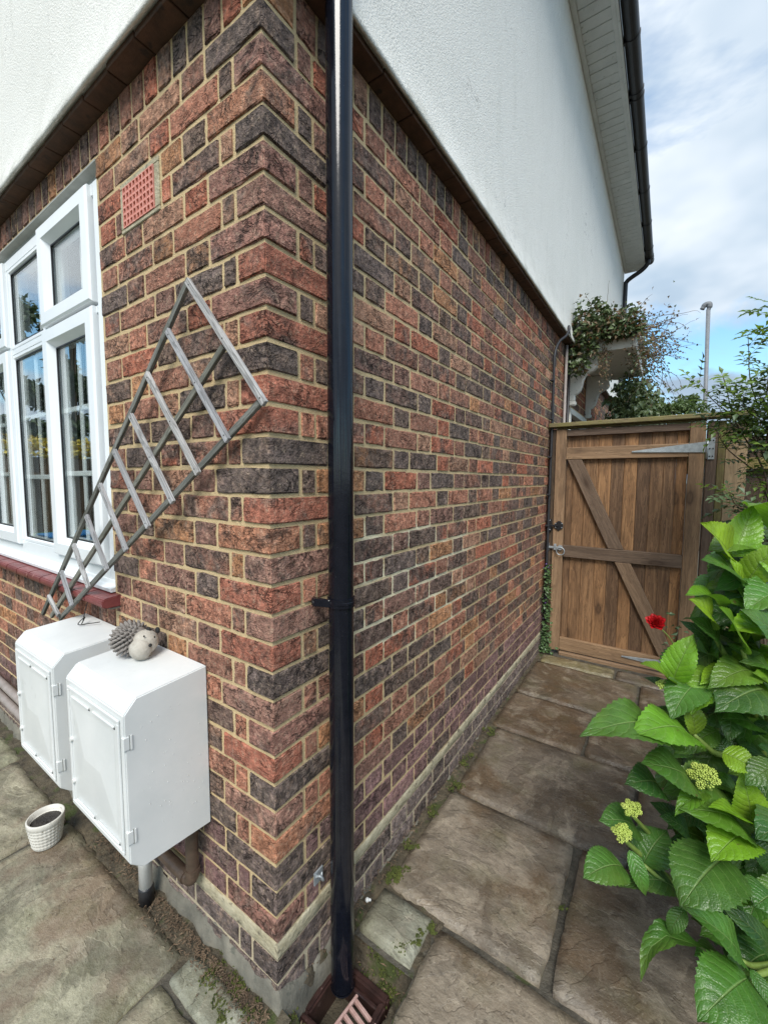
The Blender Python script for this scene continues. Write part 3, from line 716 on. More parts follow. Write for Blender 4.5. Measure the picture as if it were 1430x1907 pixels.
# silicone / mortar bead down the reveal
bd = MB(); bd.tube([(WIN_R-.002+.002*math.sin(i*1.7), .022+.002*math.sin(i*2.9), 1.03+i*.0365) for i in range(40)], .0045, 6); sub(win, 'sealant_bead', bd, 'cement_pale', smooth=True)
sill = bpy.data.objects.new('window_sill', None); COL.objects.link(sill); sill.parent = house
sill['label'] = 'red quarry tile window sill'
x = -.812
pr_ = [(.03, 1.005), (-.044, .999), (-.056, .994), (-.060, .984), (-.058, .968), (-.046, .962), (.03, .962)]
while x > WIN_L:
    w = .148
    sub(sill, 'sill_tile', MB().prism(pr_, x-w, x, 'x'), 'sill_red', bevel=.003, bseg=2); x -= w+.004
sub(sill, 'bedding', MB().box(WIN_L, -.815, -.03, .03, .955, .9615), 'cement')
# dim room behind the panes
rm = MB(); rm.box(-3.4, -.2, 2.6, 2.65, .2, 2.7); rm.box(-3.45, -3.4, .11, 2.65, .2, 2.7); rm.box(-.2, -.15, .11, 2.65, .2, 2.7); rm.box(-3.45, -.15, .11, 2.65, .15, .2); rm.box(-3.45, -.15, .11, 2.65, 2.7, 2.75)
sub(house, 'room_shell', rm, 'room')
def curtain(x0, x1, y, amp, folds, label):
    b = MB(); n = folds*8; vs = []; fs = []
    for i in range(n+1):
        t = i/n; x = x0+(x1-x0)*t; yy = y+amp*math.sin(t*folds*2*math.pi)+.3*amp*math.sin(t*folds*5.1)
        vs += [(x, yy, 1.0), (x+.004*math.sin(i), yy, 2.45)]
    for i in range(n): fs.append((2*i, 2*i+2, 2*i+3, 2*i+1))
    b.add(vs, fs); o = b.build('net_curtain', 'curtain', None, smooth=True, center=True)
    md = o.modifiers.new('thick', 'SOLIDIFY'); md.thickness = .0015
    return tag(o, label, 'curtain', 'net curtains behind the window')
curtain(-1.22, -1.04, .085, .012, 5, 'white net curtain inside the window, nearest the wall corner')
curtain(-1.70, -1.50, .085, .012, 5, 'white net curtain inside the middle of the window')
curtain(-2.2, -2.0, .085, .012, 5, 'white net curtain inside the far left of the window')

# ------------------------------------------------------------------ air brick
ab = bpy.data.objects.new('air_brick', None); COL.objects.link(ab); ab.parent = house; ab['label'] = 'square-holed terracotta air brick set in pale mortar'
ax0, ax1, az0, az1 = -.662, -.476, 2.214, 2.334
m4 = MB(); o_ = .021
m4.box(ax0-o_, ax1+o_+.004, -.001, .03, az1, az1+.017); m4.box(ax0-o_, ax1+o_+.004, -.001, .03, az0-.013, az0); m4.box(ax0-o_, ax0, -.001, .03, az0, az1); m4.box(ax1, ax1+o_+.004, -.001, .03, az0, az1)
sub(ab, 'mortar_surround', m4, 'cement_pale', bevel=.002)
sub(ab, 'backing', MB().box(ax0, ax1, .028, .034, az0, az1), 'dark')
gr = MB(); nx, nz = 9, 6
gw, gh = (ax1-ax0)/nx, (az1-az0)/nz
for i in range(nx+1): gr.box(ax0+i*gw-.0030 if i else ax0, ax0+i*gw+.0030 if i < nx else ax1, -.004, .026, az0, az1)
for k in range(nz+1):
    for i in range(nx): gr.box(ax0+i*gw+.0030, ax0+(i+1)*gw-.0030, -.0034, .026, az0+k*gh-.0030 if k else az0, az0+k*gh+.0030 if k < nz else az1)
sub(ab, 'grille', gr, 'airbrick')

# ------------------------------------------------------------------ side door and canopy beyond the gate
dr = bpy.data.objects.new('side_door', None); COL.objects.link(dr); dr.parent = house
sub(dr, 'door_leaf', MB().box(-.08, -.05, DOOR[0]+.05, DOOR[1]-.05, .05, 2.06), 'door_paint', bevel=.003)
for a, b in ((DOOR[0], DOOR[0]+.05), (DOOR[1]-.05, DOOR[1])): sub(dr, 'door_frame', MB().box(-.09, .012, a, b, .02, 2.06), 'white_paint', bevel=.003)
sub(dr, 'door_frame', MB().box(-.09, .012, DOOR[0], DOOR[1], 2.06, 2.115), 'white_paint', bevel=.003)
can = bpy.data.objects.new('door_canopy', None); COL.objects.link(can); can.parent = house; can['label'] = 'white painted door canopy on two scrolled brackets'
CY0, CY1 = 3.50, 4.72
sub(can, 'canopy_deck', MB().box(.0, .515, CY0+.03, CY1-.03, 2.575, 2.60), 'white_paint', bevel=.003)
sub(can, 'fascia_board', MB().box(.0, .50, CY0, CY0+.028, 2.555, 2.665), 'white_paint', bevel=.004)
sub(can, 'fascia_board', MB().box(.50, .53, CY0-.004, CY1+.004, 2.55, 2.665), 'white_paint', bevel=.004)
sub(can, 'fascia_board', MB().box(.0, .50, CY1-.028, CY1, 2.555, 2.665), 'white_paint', bevel=.004)
sub(can, 'moulding', MB().box(.0, .55, CY0-.022, CY0-.001, 2.645, 2.685), 'white_paint', bevel=.006, bseg=2)
sub(can, 'moulding', MB().box(.531, .552, CY0-.004, CY1+.02, 2.645, 2.685), 'white_paint', bevel=.006, bseg=2)
sub(can, 'canopy_roof', MB().prism([(0, 2.686), (.56, 2.686), (.56, 2.70), (0, 2.86)], CY0-.02, CY1+.02, 'y'), 'lintel_grey')
scroll = [(0, 2.572), (.235, 2.572), (.235, 2.535), (.222, 2.520), (.228, 2.49), (.235, 2.462), (.225, 2.435), (.20, 2.415), (.165, 2.40), (.135, 2.375), (.12, 2.335), (.112, 2.29), (.10, 2.25), (.075, 2.225), (.05, 2.215), (.055, 2.19), (.052, 2.165), (.0, 2.165)]
for y0 in (3.56, 4.50):
    sub(can, 'bracket', MB().prism(scroll, y0, y0+.055, 'y'), 'white_paint', bevel=.005)
    sub(can, 'bracket_foot', MB().box(.0, .062, y0-.006, y0+.061, 2.12, 2.164), 'white_paint', bevel=.008, bseg=2)
for yy in (3.30, 3.44): sub(house, 'wall_pipe', MB().tube([(.02, yy, .0), (.02, yy, 2.60)], .012, 10), 'grey_pipe' if yy < 3.4 else 'cable', smooth=True)

# ------------------------------------------------------------------ ground, path and patio
def sheet(name, x0, x1, y0, y1, z, mat, nx=1, ny=1, fn=None):
    vs = []; fs = []
    for j in range(ny+1):
        for i in range(nx+1):
            x = x0+(x1-x0)*i/nx; y = y0+(y1-y0)*j/ny; vs.append((x, y, z+(fn(x, y) if fn else 0)))
    for j in range(ny):
        for i in range(nx): a = j*(nx+1)+i; fs.append((a, a+1, a+nx+2, a+nx+1))
    return MB().add(vs, fs).build(name, mat, None, smooth=bool(fn))
struct(sheet('ground', -300, 300, -300, 300, -.16, 'ground'))
struct(sheet('lawn', -14, -3.2, -12, 9, -.03, 'grass'))
def nz3(x, y, s, k=0.): return noise.noise(Vector((x*s+k, y*s-k, k)))
PATHZ = lambda x, y: .011*max(0, y)
def slab(parent, x0, x1, y0, y1, mat, tintc=(1, 1, 1), base=0.0, rough=.0028, jag=.006, n=None):
    ex = random.random()*50; cn = .003 if jag > .004 else .0006
    nx = max(6, int((x1-x0)/.03)); ny = max(6, int((y1-y0)/.03))
    vs = []; fs = []
    for j in range(ny+1):
        for i in range(nx+1):
            u, v = i/nx, j/ny; x = x0+(x1-x0)*u; y = y0+(y1-y0)*v
            if i in (0, nx): x += jag*nz3(x, y, 11, ex)+jag*.5*nz3(x, y, 40, ex)
            if j in (0, ny): y += jag*nz3(x, y, 11, ex+4)+jag*.5*nz3(x, y, 40, ex+4)
            if i in (0, nx) and j in (0, ny): x += (cn if i == 0 else -cn); y += (cn if j == 0 else -cn)
            e = min(i, nx-i, j, ny-j)
            z = base+PATHZ(x, y)+rough*nz3(x, y, 7, ex)+rough*.5*nz3(x, y, 23, ex)-(.004 if e == 0 else 0)
            vs.append((x, y, z))
    for j in range(ny):
        for i in range(nx): a = j*(nx+1)+i; fs.append((a, a+1, a+nx+2, a+nx+1))
    rim = [i for i in range(nx+1)]+[j*(nx+1)+nx for j in range(1, ny+1)]+[ny*(nx+1)+i for i in range(nx-1, -1, -1)]+[j*(nx+1) for j in range(ny-1, 0, -1)]
    o0 = len(vs)
    for r_ in rim: vs.append((vs[r_][0], vs[r_][1], vs[r_][2]-.045))
    for k in range(len(rim)): k2 = (k+1) % len(rim); fs.append((rim[k], o0+k, o0+k2, rim[k2]))
    o = MB().add(vs, fs).build('slab', mat, parent, smooth=True); o.color = (*tintc, 1); return o
path = struct(sheet('path', .045, 1.18, .27, 2.95, -.022, 'joint', 30, 60, lambda x, y: PATHZ(x, y)+.004*nz3(x, y, 18)))
g1 = .010
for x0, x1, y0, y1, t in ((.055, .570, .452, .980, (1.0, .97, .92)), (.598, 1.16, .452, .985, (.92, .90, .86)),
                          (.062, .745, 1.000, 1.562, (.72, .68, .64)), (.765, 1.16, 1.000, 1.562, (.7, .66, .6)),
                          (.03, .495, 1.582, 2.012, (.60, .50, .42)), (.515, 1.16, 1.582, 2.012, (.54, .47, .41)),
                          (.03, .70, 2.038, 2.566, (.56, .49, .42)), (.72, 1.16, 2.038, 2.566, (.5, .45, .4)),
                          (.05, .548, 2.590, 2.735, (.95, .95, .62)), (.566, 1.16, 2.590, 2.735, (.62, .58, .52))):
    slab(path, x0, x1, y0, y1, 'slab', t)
sm = slab(path, .056, .243, .284, .430, 'slab_grey', (1.0, 1.0, .94), base=.004, rough=.0008, jag=.0016)
patio = struct(sheet('patio', -4.6, 1.3, -3.6, -.02, -.014, 'joint', 60, 30, lambda x, y: .003*nz3(x, y, 18)))
# near slab of the path runs on into the patio on the right of the corner
jn = sheet('path_edge', .262, 1.18, -.02, .27, -.018, 'joint', 20, 8, lambda x, y: .003*nz3(x, y, 18)); struct(jn)
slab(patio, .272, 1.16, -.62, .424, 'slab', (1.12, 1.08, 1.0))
for x0, x1, y0, y1, t in ((-1.185, -.335, -1.05, -.078, (.92, .92, .84)), (-1.835, -1.205, -1.05, -.078, (1.0, .98, .9)), (-2.7, -1.855, -1.05, -.055, (.95, .98, .85)), (-3.5, -2.72, -1.05, -.055, (.9, .95, .8)),
                          (-.318, .255, -.95, -.152, (1.0, .98, .9)), (-1.3, -.4, -2.0, -1.07, (1, 1, .95)), (-2.4, -1.32, -2.0, -1.07, (1, 1, .95)), (-.38, .6, -2.0, -1.07, (1, 1, .95)), (.62, 1.2, -2.0, -.64, (1, 1, .95)), (-3.5, -2.42, -2.0, -1.07, (1, 1, .95))):
    slab(patio, x0, x1, y0, y1, 'slab_patio', t, jag=.009, rough=.0045)
slab(patio, -.305, -.02, -.138, -.052, 'slab_grey', (1.08, 1.1, 1.05), base=-.001, jag=.005)
# low mossy hollow round the drain
def hollow(x, y):
    f = max(0, min(1, (x-.0)/.05))*max(0, min(1, (.262-x)/.03+.15))*max(0, min(1, (.30-y)/.03))*max(0, min(1, (y+.05)/.08))
    if .012 < x < .215 and .045 < y < .245: return -.235
    return -.012-.085*f+.016*nz3(x, y, 16)+.010*nz3(x, y, 45)
struct(sheet('drain_hollow', -.03, .275, -.06, .455, 0, 'dirt', 46, 76, hollow))
struct(sheet('wall_gutter_soil', -.01, .07, .44, 2.9, -.018, 'dirt', 6, 140, lambda x, y: PATHZ(x, y)+.012*nz3(x, y, 22)+.006*nz3(x, y, 60)))
struct(sheet('wall_foot_soil', -3.6, .05, -.115, .0, -.010, 'dirt', 180, 8, lambda x, y: .009*nz3(x, y, 20)+.005*nz3(x, y, 60)+.10*max(0, y+.10)))
struct(sheet('flower_bed', 1.16, 3.2, -.6, 2.9, .005, 'ground', 40, 60, lambda x, y: .03*nz3(x, y, 6)))

# litter and moss
lt = MB()
def bit(x, y, z, L, w):
    a = rnd(0, 6.28); M = Matrix.Translation((x, y, z)) @ Matrix.Rotation(a, 4, 'Z') @ Matrix.Rotation(rnd(-.5, .5), 4, 'Y') @ Matrix.Rotation(rnd(-.6, .6), 4, 'X')
    lt.add([M @ Vector(p) for p in ((-L, 0, 0), (0, -w, .002), (L, 0, .001), (0, w, .003))], [(0, 1, 2, 3)])
for _ in range(1500):
    x = -random.random()**1.1*1.0; y = -.028-abs(random.gauss(0, .026))
    if x < -.62 and random.random() < .5: continue
    bit(x, y, .004+.004*random.random(), rnd(.002, .011), rnd(.0006, .0025))
for _ in range(350): bit(rnd(.012, .05), .3+2.5*random.random()**1.4, rnd(.004, .01)+.011*1.5, rnd(.002, .009), rnd(.0006, .003))
for _ in range(260):
    x, y = rnd(.0, .26), rnd(-.05, .3); bit(x, y, hollow(x, y)+.006, rnd(.003, .014), rnd(.0007, .0035))
for _ in range(160): bit(rnd(-2.2, .9), rnd(-.8, -.1), .006, rnd(.002, .005), rnd(.0008, .002))
stuff(lt.build('leaf_litter', 'litter', None))['label'] = 'dry twigs and leaf crumbs along the wall foot'
ms = MB()
def mossy(x, y, z, r, n):
    for _ in range(n):
        q = Vector((x+random.gauss(0, r), y+random.gauss(0, r), z+rnd(0, .004))); s = rnd(.0012, .004)
        d = Vector((rnd(-1, 1), rnd(-1, 1), 2)).normalized()*s*1.6; a = Vector((rnd(-1, 1), rnd(-1, 1), 0)).normalized()*s
        b = d.cross(a).normalized()*s
        ms.add([q-a-b, q+a-b, q+b, q+d], [(0, 1, 3), (1, 2, 3), (2, 0, 3)])
for x, y, r, n in ((-.21, -.05, .018, 160), (-.12, -.055, .022, 260), (-.05, -.05, .018, 160), (.03, .02, .02, 140), (.02, -.04, .02, 200), (.045, .47, .013, 260), (.06, .52, .014, 200), (.04, .62, .012, 160), (.235, .36, .008, 90), (.255, .40, .008, 120), (.05, .99, .018, 180), (.035, .8, .014, 160), (.03, 1.2, .02, 160), (.03, 1.5, .02, 160), (.2, .27, .025, 260), (.12, .275, .025, 200), (.58, .7, .006, 40)):
    for k in range(6):
        xx, yy = x+random.gauss(0, r), y+random.gauss(0, r)
        zz = hollow(xx, yy) if (-.03 < xx < .27 and -.06 < yy < .3) else .0
        mossy(xx, yy, zz+PATHZ(0, yy), r*.45, n//6)
stuff(ms.build('moss', 'moss', None))['label'] = 'green moss tufts in the joints at the wall foot'

# ------------------------------------------------------------------ rainwater pipe with clip, drain gully
dp = thing('downpipe', (.068, .188, -.08), 'glossy black round downpipe in front of the brick corner', 'downpipe')
PX, PY = .068, .188
pts = [(PX, PY, z) for z in (-.085, -.08, .2, .6, 1.0, 1.5, 2.0, 2.5, 3.0, 3.6)]
sub(dp, 'pipe', MB().tube(pts, .0345, 40), 'black_gloss', smooth=True)
sub(dp, 'pipe_rim', MB().tube([(PX, PY, -.092), (PX, PY, -.086)], [.0335, .036], 40), 'black_gloss', smooth=True)
for z in (1.085, 3.05):
    c = bpy.data.objects.new('pipe_clip', None); COL.objects.link(c); c.parent = dp; c.matrix_parent_inverse = Matrix.Translation(-Vector(dp.location))
    prof = [(.0352, -.012), (.0385, -.012), (.0385, -.004), (.0400, -.003), (.0400, .003), (.0385, .004), (.0385, .012), (.0352, .012)]
    r = MB(); seg = 40; n = len(prof); vs = []; fs = []
    for k in range(seg):
        a = 2*math.pi*k/seg
        for (q, h) in prof: vs.append((PX+q*math.cos(a), PY+q*math.sin(a), z+h))
    for k in range(seg):
        for j in range(n): fs.append((k*n+j, ((k+1) % seg)*n+j, ((k+1) % seg)*n+(j+1) % n, k*n+(j+1) % n))
    sub(c, 'ring', r.add(vs, fs), 'black_gloss', smooth=False)
    for s in (-1, 1):
        sub(c, 'lug', MB().prism([(.004, PY+s*.052), (.016, PY+s*.056), (.060, PY+s*.042), (.064, PY+s*.034), (.05, PY+s*.034), (.016, PY+s*.036), (.004, PY+s*.038)], z-.011, z+.011, 'z'), 'black_gloss', bevel=.002)
        sub(c, 'screw', MB().ball((.013, PY+s*.050, z), .008, seg=10), 'black_plastic', smooth=True)
gl = thing('drain_gully', (.11, .15, -.2), 'brown glazed clay drain gully under the black downpipe', 'drain')
gx0, gx1, gy0, gy1 = .018, .208, .052, .238; wt_ = .022
def wallpiece(a): return sub(gl, 'rim', a, 'clay_gully', bevel=.006, bseg=2)
wallpiece(MB().box(gx0, gx1, gy0, gy0+wt_, -.225, -.078)); wallpiece(MB().box(gx0, gx1, gy1-wt_, gy1, -.225, -.076))
wallpiece(MB().box(gx0, gx0+wt_, gy0+wt_, gy1-wt_, -.225, -.077)); wallpiece(MB().box(gx1-wt_, gx1, gy0+wt_, gy1-wt_, -.225, -.079))
for a in ((gx0+wt_, gx1-wt_, gy0+wt_, gy0+wt_+.012), (gx0+wt_, gx1-wt_, gy1-wt_-.012, gy1-wt_)): sub(gl, 'ledge', MB().box(a[0], a[1], a[2], a[3], -.225, -.105), 'clay_gully', bevel=.003)
sub(gl, 'sump', MB().box(gx0+.01, gx1-.01, gy0+.01, gy1-.01, -.232, -.2), 'soil_wet')
gt = thing('drain_grating', (.19, .1, -.09), 'broken pinkish drain grating lying on the gully edge', 'grating')
Mg = Matrix.Translation((.172, .118, -.086)) @ Matrix.Rotation(R(-6), 4, 'Z') @ Matrix.Rotation(R(10), 4, 'Y')
for k in range(6): sub(gt, 'slat', MB().box(-.048, .035, -.066+k*.022, -.056+k*.022, -.006, .006, Mg), 'grating', bevel=.0015)
sub(gt, 'edge_bar', MB().box(.035, .046, -.07, .06, -.007, .007, Mg), 'grating', bevel=.0015); sub(gt, 'edge_bar', MB().box(-.056, -.048, -.07, .06, -.007, .007, Mg), 'grating', bevel=.0015)
sn = MB(); sn.ball((.036, .355, .014), .0075, seg=10); sn.ball((.042, .361, .012), .005, seg=8); tag(sn.build('snail_shell', 'pipe_white', None, smooth=True, center=True), 'tiny white snail shell at the wall foot by the small grey slab', 'shell')
wc = MB(); wc.tube(curve_pts([(.006, .14, .262), (.02, .146, .268), (.026, .152, .256), (.016, .158, .246), (.006, .166, .258)]), .004, 6); wc.box(.004, .009, .134, .170, .238, .276)
tag(wc.build('wall_clip', 'galv', None, bevel=.001, center=True), 'small bent metal clip on the dark bricks beside the downpipe', 'clip')

# ------------------------------------------------------------------ meter boxes
def meter_box(xr, w, label, wired):
    t = thing('meter_box', (xr-w/2, -.10, .405), label, 'meter box', 'white meter boxes on the front wall')
    xl = xr-w; yf = -.228; zb, zt = .405, .868
    prof = [(-.002, zb-.012), (-.196, zb+.002), (yf, zb+.034), (yf, zt-.034), (-.198, zt), (-.002, zt+.012)]
    sub(t, 'case', MB().prism(prof, xl, xr, 'x'), 'meter', bevel=.0028, bseg=2)
    # door: thin frame lip and shallow pyramid panel
    dx0, dx1, dz0, dz1 = xl+.024, xr-.020, zb+.052, zt-.050
    fr = MB()
    for (a, b, c, d) in ((dx0, dx1, dz1-.010, dz1), (dx0, dx1, dz0, dz0+.010), (dx0, dx0+.010, dz0+.010, dz1-.010), (dx1-.010, dx1, dz0+.010, dz1-.010)): fr.box(a, b, yf-.0065, yf-.0005, c, d)
    door = sub(t, 'door', MB().box(dx0+.0101, dx1-.0101, yf-.003, yf-.0006, dz0+.0101, dz1-.0101), 'meter')
    sub(door, 'door_frame', fr, 'meter', bevel=.0015)
    a0, a1, c0, c1 = dx0+.03, dx1-.03, dz0+.045, dz1-.045; mx, mz = (a0+a1)/2, (c0+c1)/2
    py = yf-.0095
    p = MB().add([(a0, yf-.0032, c0), (a1, yf-.0032, c0), (a1, yf-.0032, c1), (a0, yf-.0032, c1), (mx-.05, py, mz), (mx+.05, py, mz)], [(0, 1, 5, 4), (1, 2, 5), (2, 3, 4, 5), (3, 0, 4)])
    sub(door, 'panel', p, 'meter')
    for zz in (dz1-.028, dz0+.018):
        for (u, v) in ((.10, .46), (.54, .93)):
            sub(door, 'vent', MB().box(dx0+(dx1-dx0)*u, dx0+(dx1-dx0)*v, yf-.0085, yf-.0031, zz, zz+.0075), 'meter', bevel=.002)
            sub(door, 'vent_slot', MB().box(dx0+(dx1-dx0)*u, dx0+(dx1-dx0)*v, yf-.0042, yf-.0031, zz-.0035, zz-.0005), 'dark')
    for zz in (dz0+.035, dz1-.075):
        sub(t, 'hinge', MB().box(xr-.010, xr+.0018, yf-.0035, yf+.011, zz, zz+.034), 'meter', bevel=.001)
        sub(t, 'hinge', MB().box(xr+.0005, xr+.0028, yf+.013, yf+.018, zz-.002, zz+.036), 'meter', bevel=.0008)
        sub(t, 'hinge_gap', MB().box(xr-.001, xr+.0012, yf+.0095, yf+.0128, zz-.003, zz+.037), 'lintel_grey')
    for zz in (dz0+.20, dz0+.07): sub(t, 'lock', MB().tube([(dx0+.012, yf-.0095, zz), (dx0+.012, yf-.001, zz)], .0065, 14), 'pipe_white', smooth=False)
    # raindrops on the near side
    dr_ = MB()
    for _ in range(70):
        yy, zz = rnd(-.19, -.02), rnd(zb+.06, zt-.05); s = rnd(.0006, .0015); dr_.ball((xr+.0004, yy, zz), s, .6, 1, 1.2, 6)
    stuff(sub(t, 'raindrops', dr_, 'pipe_white', smooth=True))
    return t
meter_box(-.284, .362, 'nearer white meter box with the hedgehog ornament on its top', False)
meter_box(-.748, .360, 'farther white meter box below the foot of the trellis', True)
wr = MB(); wr.tube(curve_pts([(-.985, -.03, .99), (-.982, -.05, .93), (-.98, -.06, .892), (-.965, -.07, .885), (-.975, -.055, .905), (-.97, -.08, .884), (-.94, -.05, .886), (-.915, -.03, .890)]), .0016, 6)
tag(wr.build('tie_wire', 'dark', None, smooth=True, center=True), 'dark tie wire hanging from the trellis onto the farther meter box', 'wire')
wp = thing('conduit', (-.585, -.06, 0), 'short white conduit with black boot under the nearer meter box', 'pipe')
sub(wp, 'pipe', MB().tube([(-.585, -.058, .02), (-.585, -.058, .41)], .0205, 20), 'pipe_white', smooth=True)
sub(wp, 'boot', MB().tube([(-.585, -.058, -.01), (-.585, -.058, .05), (-.585, -.058, .056)], [.0235, .0235, .0212], 20), 'black_plastic', smooth=True)
cp = thing('gas_pipe', (-.36, -.03, .18), 'brown gas pipe with elbow below the nearer meter box', 'pipe')
sub(cp, 'pipe', MB().tube(curve_pts([(-.338, -.034, .42), (-.338, -.034, .25), (-.340, -.034, .213), (-.352, -.034, .197), (-.375, -.034, .192), (-.50, -.034, .193), (-.68, -.034, .197)], 5), .0185, 16), 'copper', smooth=True)
for a in (((-.338, -.034, .242), (-.338, -.034, .226)), ((-.372, -.034, .1922), (-.388, -.034, .1922))): sub(cp, 'collar', MB().tube(a, .0215, 16), 'copper')
for z, lab in ((.272, 'upper grey pipe along the foot of the front wall'), (.188, 'lower grey pipe along the foot of the front wall')):
    pg = MB().tube([(-3.5, -.03, z+.02), (-2.4, -.03, z+.006), (-1.12, -.03, z-.012)], .019, 14); tag(pg.build('wall_pipe', 'grey_pipe', None, smooth=True, center=True), lab, 'pipe')

# ------------------------------------------------------------------ fan trellis
tr = thing('fan_trellis', (-1.38, -.03, .85), 'weathered grey fan trellis hung slanting on the brick front wall', 'trellis')
top = [(-0.248, 1.928), (-0.345, 1.82), (-0.456, 1.719), (-0.553, 1.608), (-0.662, 1.504), (-0.768, 1.395), (-0.875, 1.284), (-0.987, 1.172), (-1.105, 1.057), (-1.237, 0.941)]
bot = [(0.019, 1.603), (-0.114, 1.525), (-0.239, 1.443), (-0.36, 1.362), (-0.491, 1.283), (-0.626, 1.199), (-0.758, 1.12), (-0.898, 1.04), (-1.04, 0.951), (-1.165, 0.888)]
def slat(name, a, b, yc, w, th, mat, bow=0):
    a = Vector((a[0], yc+.042*a[0], a[1])); b = Vector((b[0], yc+.042*b[0], b[1])); d = b-a; L = d.length; d.normalize(); n = Vector((-.042, 1, 0)); n = (n-d*n.dot(d)).normalized(); s = d.cross(n)
    o = MB().box(-L/2, L/2, -th/2, th/2, -w/2, w/2).build(name, mat, None, bevel=.0012)
    o.parent = tr; o.matrix_parent_inverse = Matrix.Translation(-Vector(tr.location))
    M = Matrix((d, n, s)).transposed().to_4x4(); M.translation = (a+b)/2; o.matrix_basis = M; return o
def ext(a, b, e): v = Vector(b)-Vector(a); v.normalize(); return (a[0]-v.x*e, a[1]-v.y*e), (b[0]+v.x*e, b[1]+v.y*e)
rails = [((-1.345, 0.852), (-0.263, 1.945)), ((-1.26, 0.856), (-0.131, 1.752)), ((-1.179, 0.862), (0.01, 1.612))]
for a, b in rails: slat('rail', a, b, -.019, .017, .011, 'trellis_rail')
for a, b in zip(top, bot):
    a, b = ext(a, b, .010); slat('slat', a, b, -.0305, .0185, .010, 'trellis_slat')
    for p_ in (a, ((a[0]+b[0])/2, (a[1]+b[1])/2), b):
        pass
for a, b in zip(top, bot):
    for t_ in (.02, .5, .98): sub(tr, 'nail', MB().ball((a[0]+(b[0]-a[0])*t_, -.0355+.042*(a[0]+(b[0]-a[0])*t_), a[1]+(b[1]-a[1])*t_), .0022, 1, .5, 1, 8), 'dark')

# ------------------------------------------------------------------ flower pot
pt_ = thing('flower_pot', (-1.135, -.165, 0), 'small cream flower pot with lattice pattern and dark soil', 'pot')
prof = [(.042, .0), (.0445, .004)]+[(.046+.012*(i/30), .006+.082*i/30) for i in range(31)]+[(.0585, .090), (.060, .093), (.0605, .110), (.0585, .113), (.0545, .112), (.053, .095), (.049, .09)]
def lattice(a, z, i):
    if .008 < z < .093: return .0022*max(abs(math.sin(9*a+z*120)), abs(math.sin(9*a-z*120)))**3*0+.0021*(math.sin(14*a+z*230)*math.sin(14*a-z*230))
    return 0
sub(pt_, 'pot_body', MB().lathe(prof, (-1.135, -.165, .001), 88, lattice), 'pot', smooth=True)
so = MB(); so.lathe([(.0535, .090), (.035, .094), (.016, .091), (.003, .094)], (-1.135, -.165, .001), 24, lambda a, z, i: .002*math.sin(5*a+i)); sub(pt_, 'soil', so, 'soil_wet', smooth=True)

# ------------------------------------------------------------------ hedgehog ornament
hg = thing('hedgehog_ornament', (-.525, -.07, .872), 'grey stone hedgehog ornament with pale face on the nearer meter box', 'ornament')
bc = Vector((-.553, -.083, .926)); hd = Vector((.80, .50, 0)).normalized()
Mh = Matrix((hd, Vector((-hd.y, hd.x, 0)), Vector((0, 0, 1)))).transposed().to_4x4()
ZT_ = .872
body = MB().ball(bc, .044, 1.12, .95, 1.0, 20, Mh); 
sub(hg, 'body', body, 'ornament_grey', smooth=True)
sp = MB()
nsp = 210
for i in range(nsp):
    ph = math.acos(1-2*(i+.5)/nsp); th = i*2.39996
    d = Vector((math.sin(ph)*math.cos(th), math.sin(ph)*math.sin(th), math.cos(ph)))
    if d.dot(hd) > .62 or d.z < -.75: continue
    p0 = bc+Mh.to_3x3() @ Vector((d.x*.048, d.y*.041, d.z*.044)) if False else bc+Vector((d.x*.046, d.y*.044, d.z*.043))
    lean = (d-hd*.55+Vector((0, 0, -.12))).normalized(); q = p0+lean*rnd(.012, .017)
    if q.z < ZT_+.006: continue
    sp.tube([p0-d*.004, p0+lean*.006, q], [.0044, .0042, .0021], 6)
sub(hg, 'spines', sp, 'ornament_grey', smooth=True)['label'] = 'blunt stone spines'
fc = bc+hd*.050+Vector((.010, -.010, -.004))
hdm = sub(hg, 'head', MB().ball(fc, .040, .95, .9, .92, 20), 'ornament_pale', smooth=True)
fc2 = fc+Vector((.012, -.020, -.012)); sub(hg, 'snout', MB().ball(fc2, .034, 1, .92, .95, 18), 'ornament_pale', smooth=True)
toc = (CAM_LOC-fc2).normalized()
for dv in ((-.010, .020), (.022, .018)):
    e = fc+toc*.037+cr*(dv[0]+.006)+Vector((0, 0, dv[1]-.004)); sub(hg, 'eye', MB().ball(e, .0026, 1, 1, 1.3, 8), 'dark', smooth=True)
sub(hg, 'nose', MB().ball(fc2+toc*.012+cr*.029+Vector((0, 0, .010)), .0052, seg=10), 'dark', smooth=True)
for k in (-1, 1): sub(hg, 'ear', MB().ball(fc+Vector((.012, .018, .034))+cr*(.014*k), .0105, 1, .6, .9, 10), 'dark', smooth=True)
sub(hg, 'foot', MB().ball((fc.x, fc.y-.012, ZT_+.008), .022, 1.3, 1, .38, 12), 'ornament_pale', smooth=True)

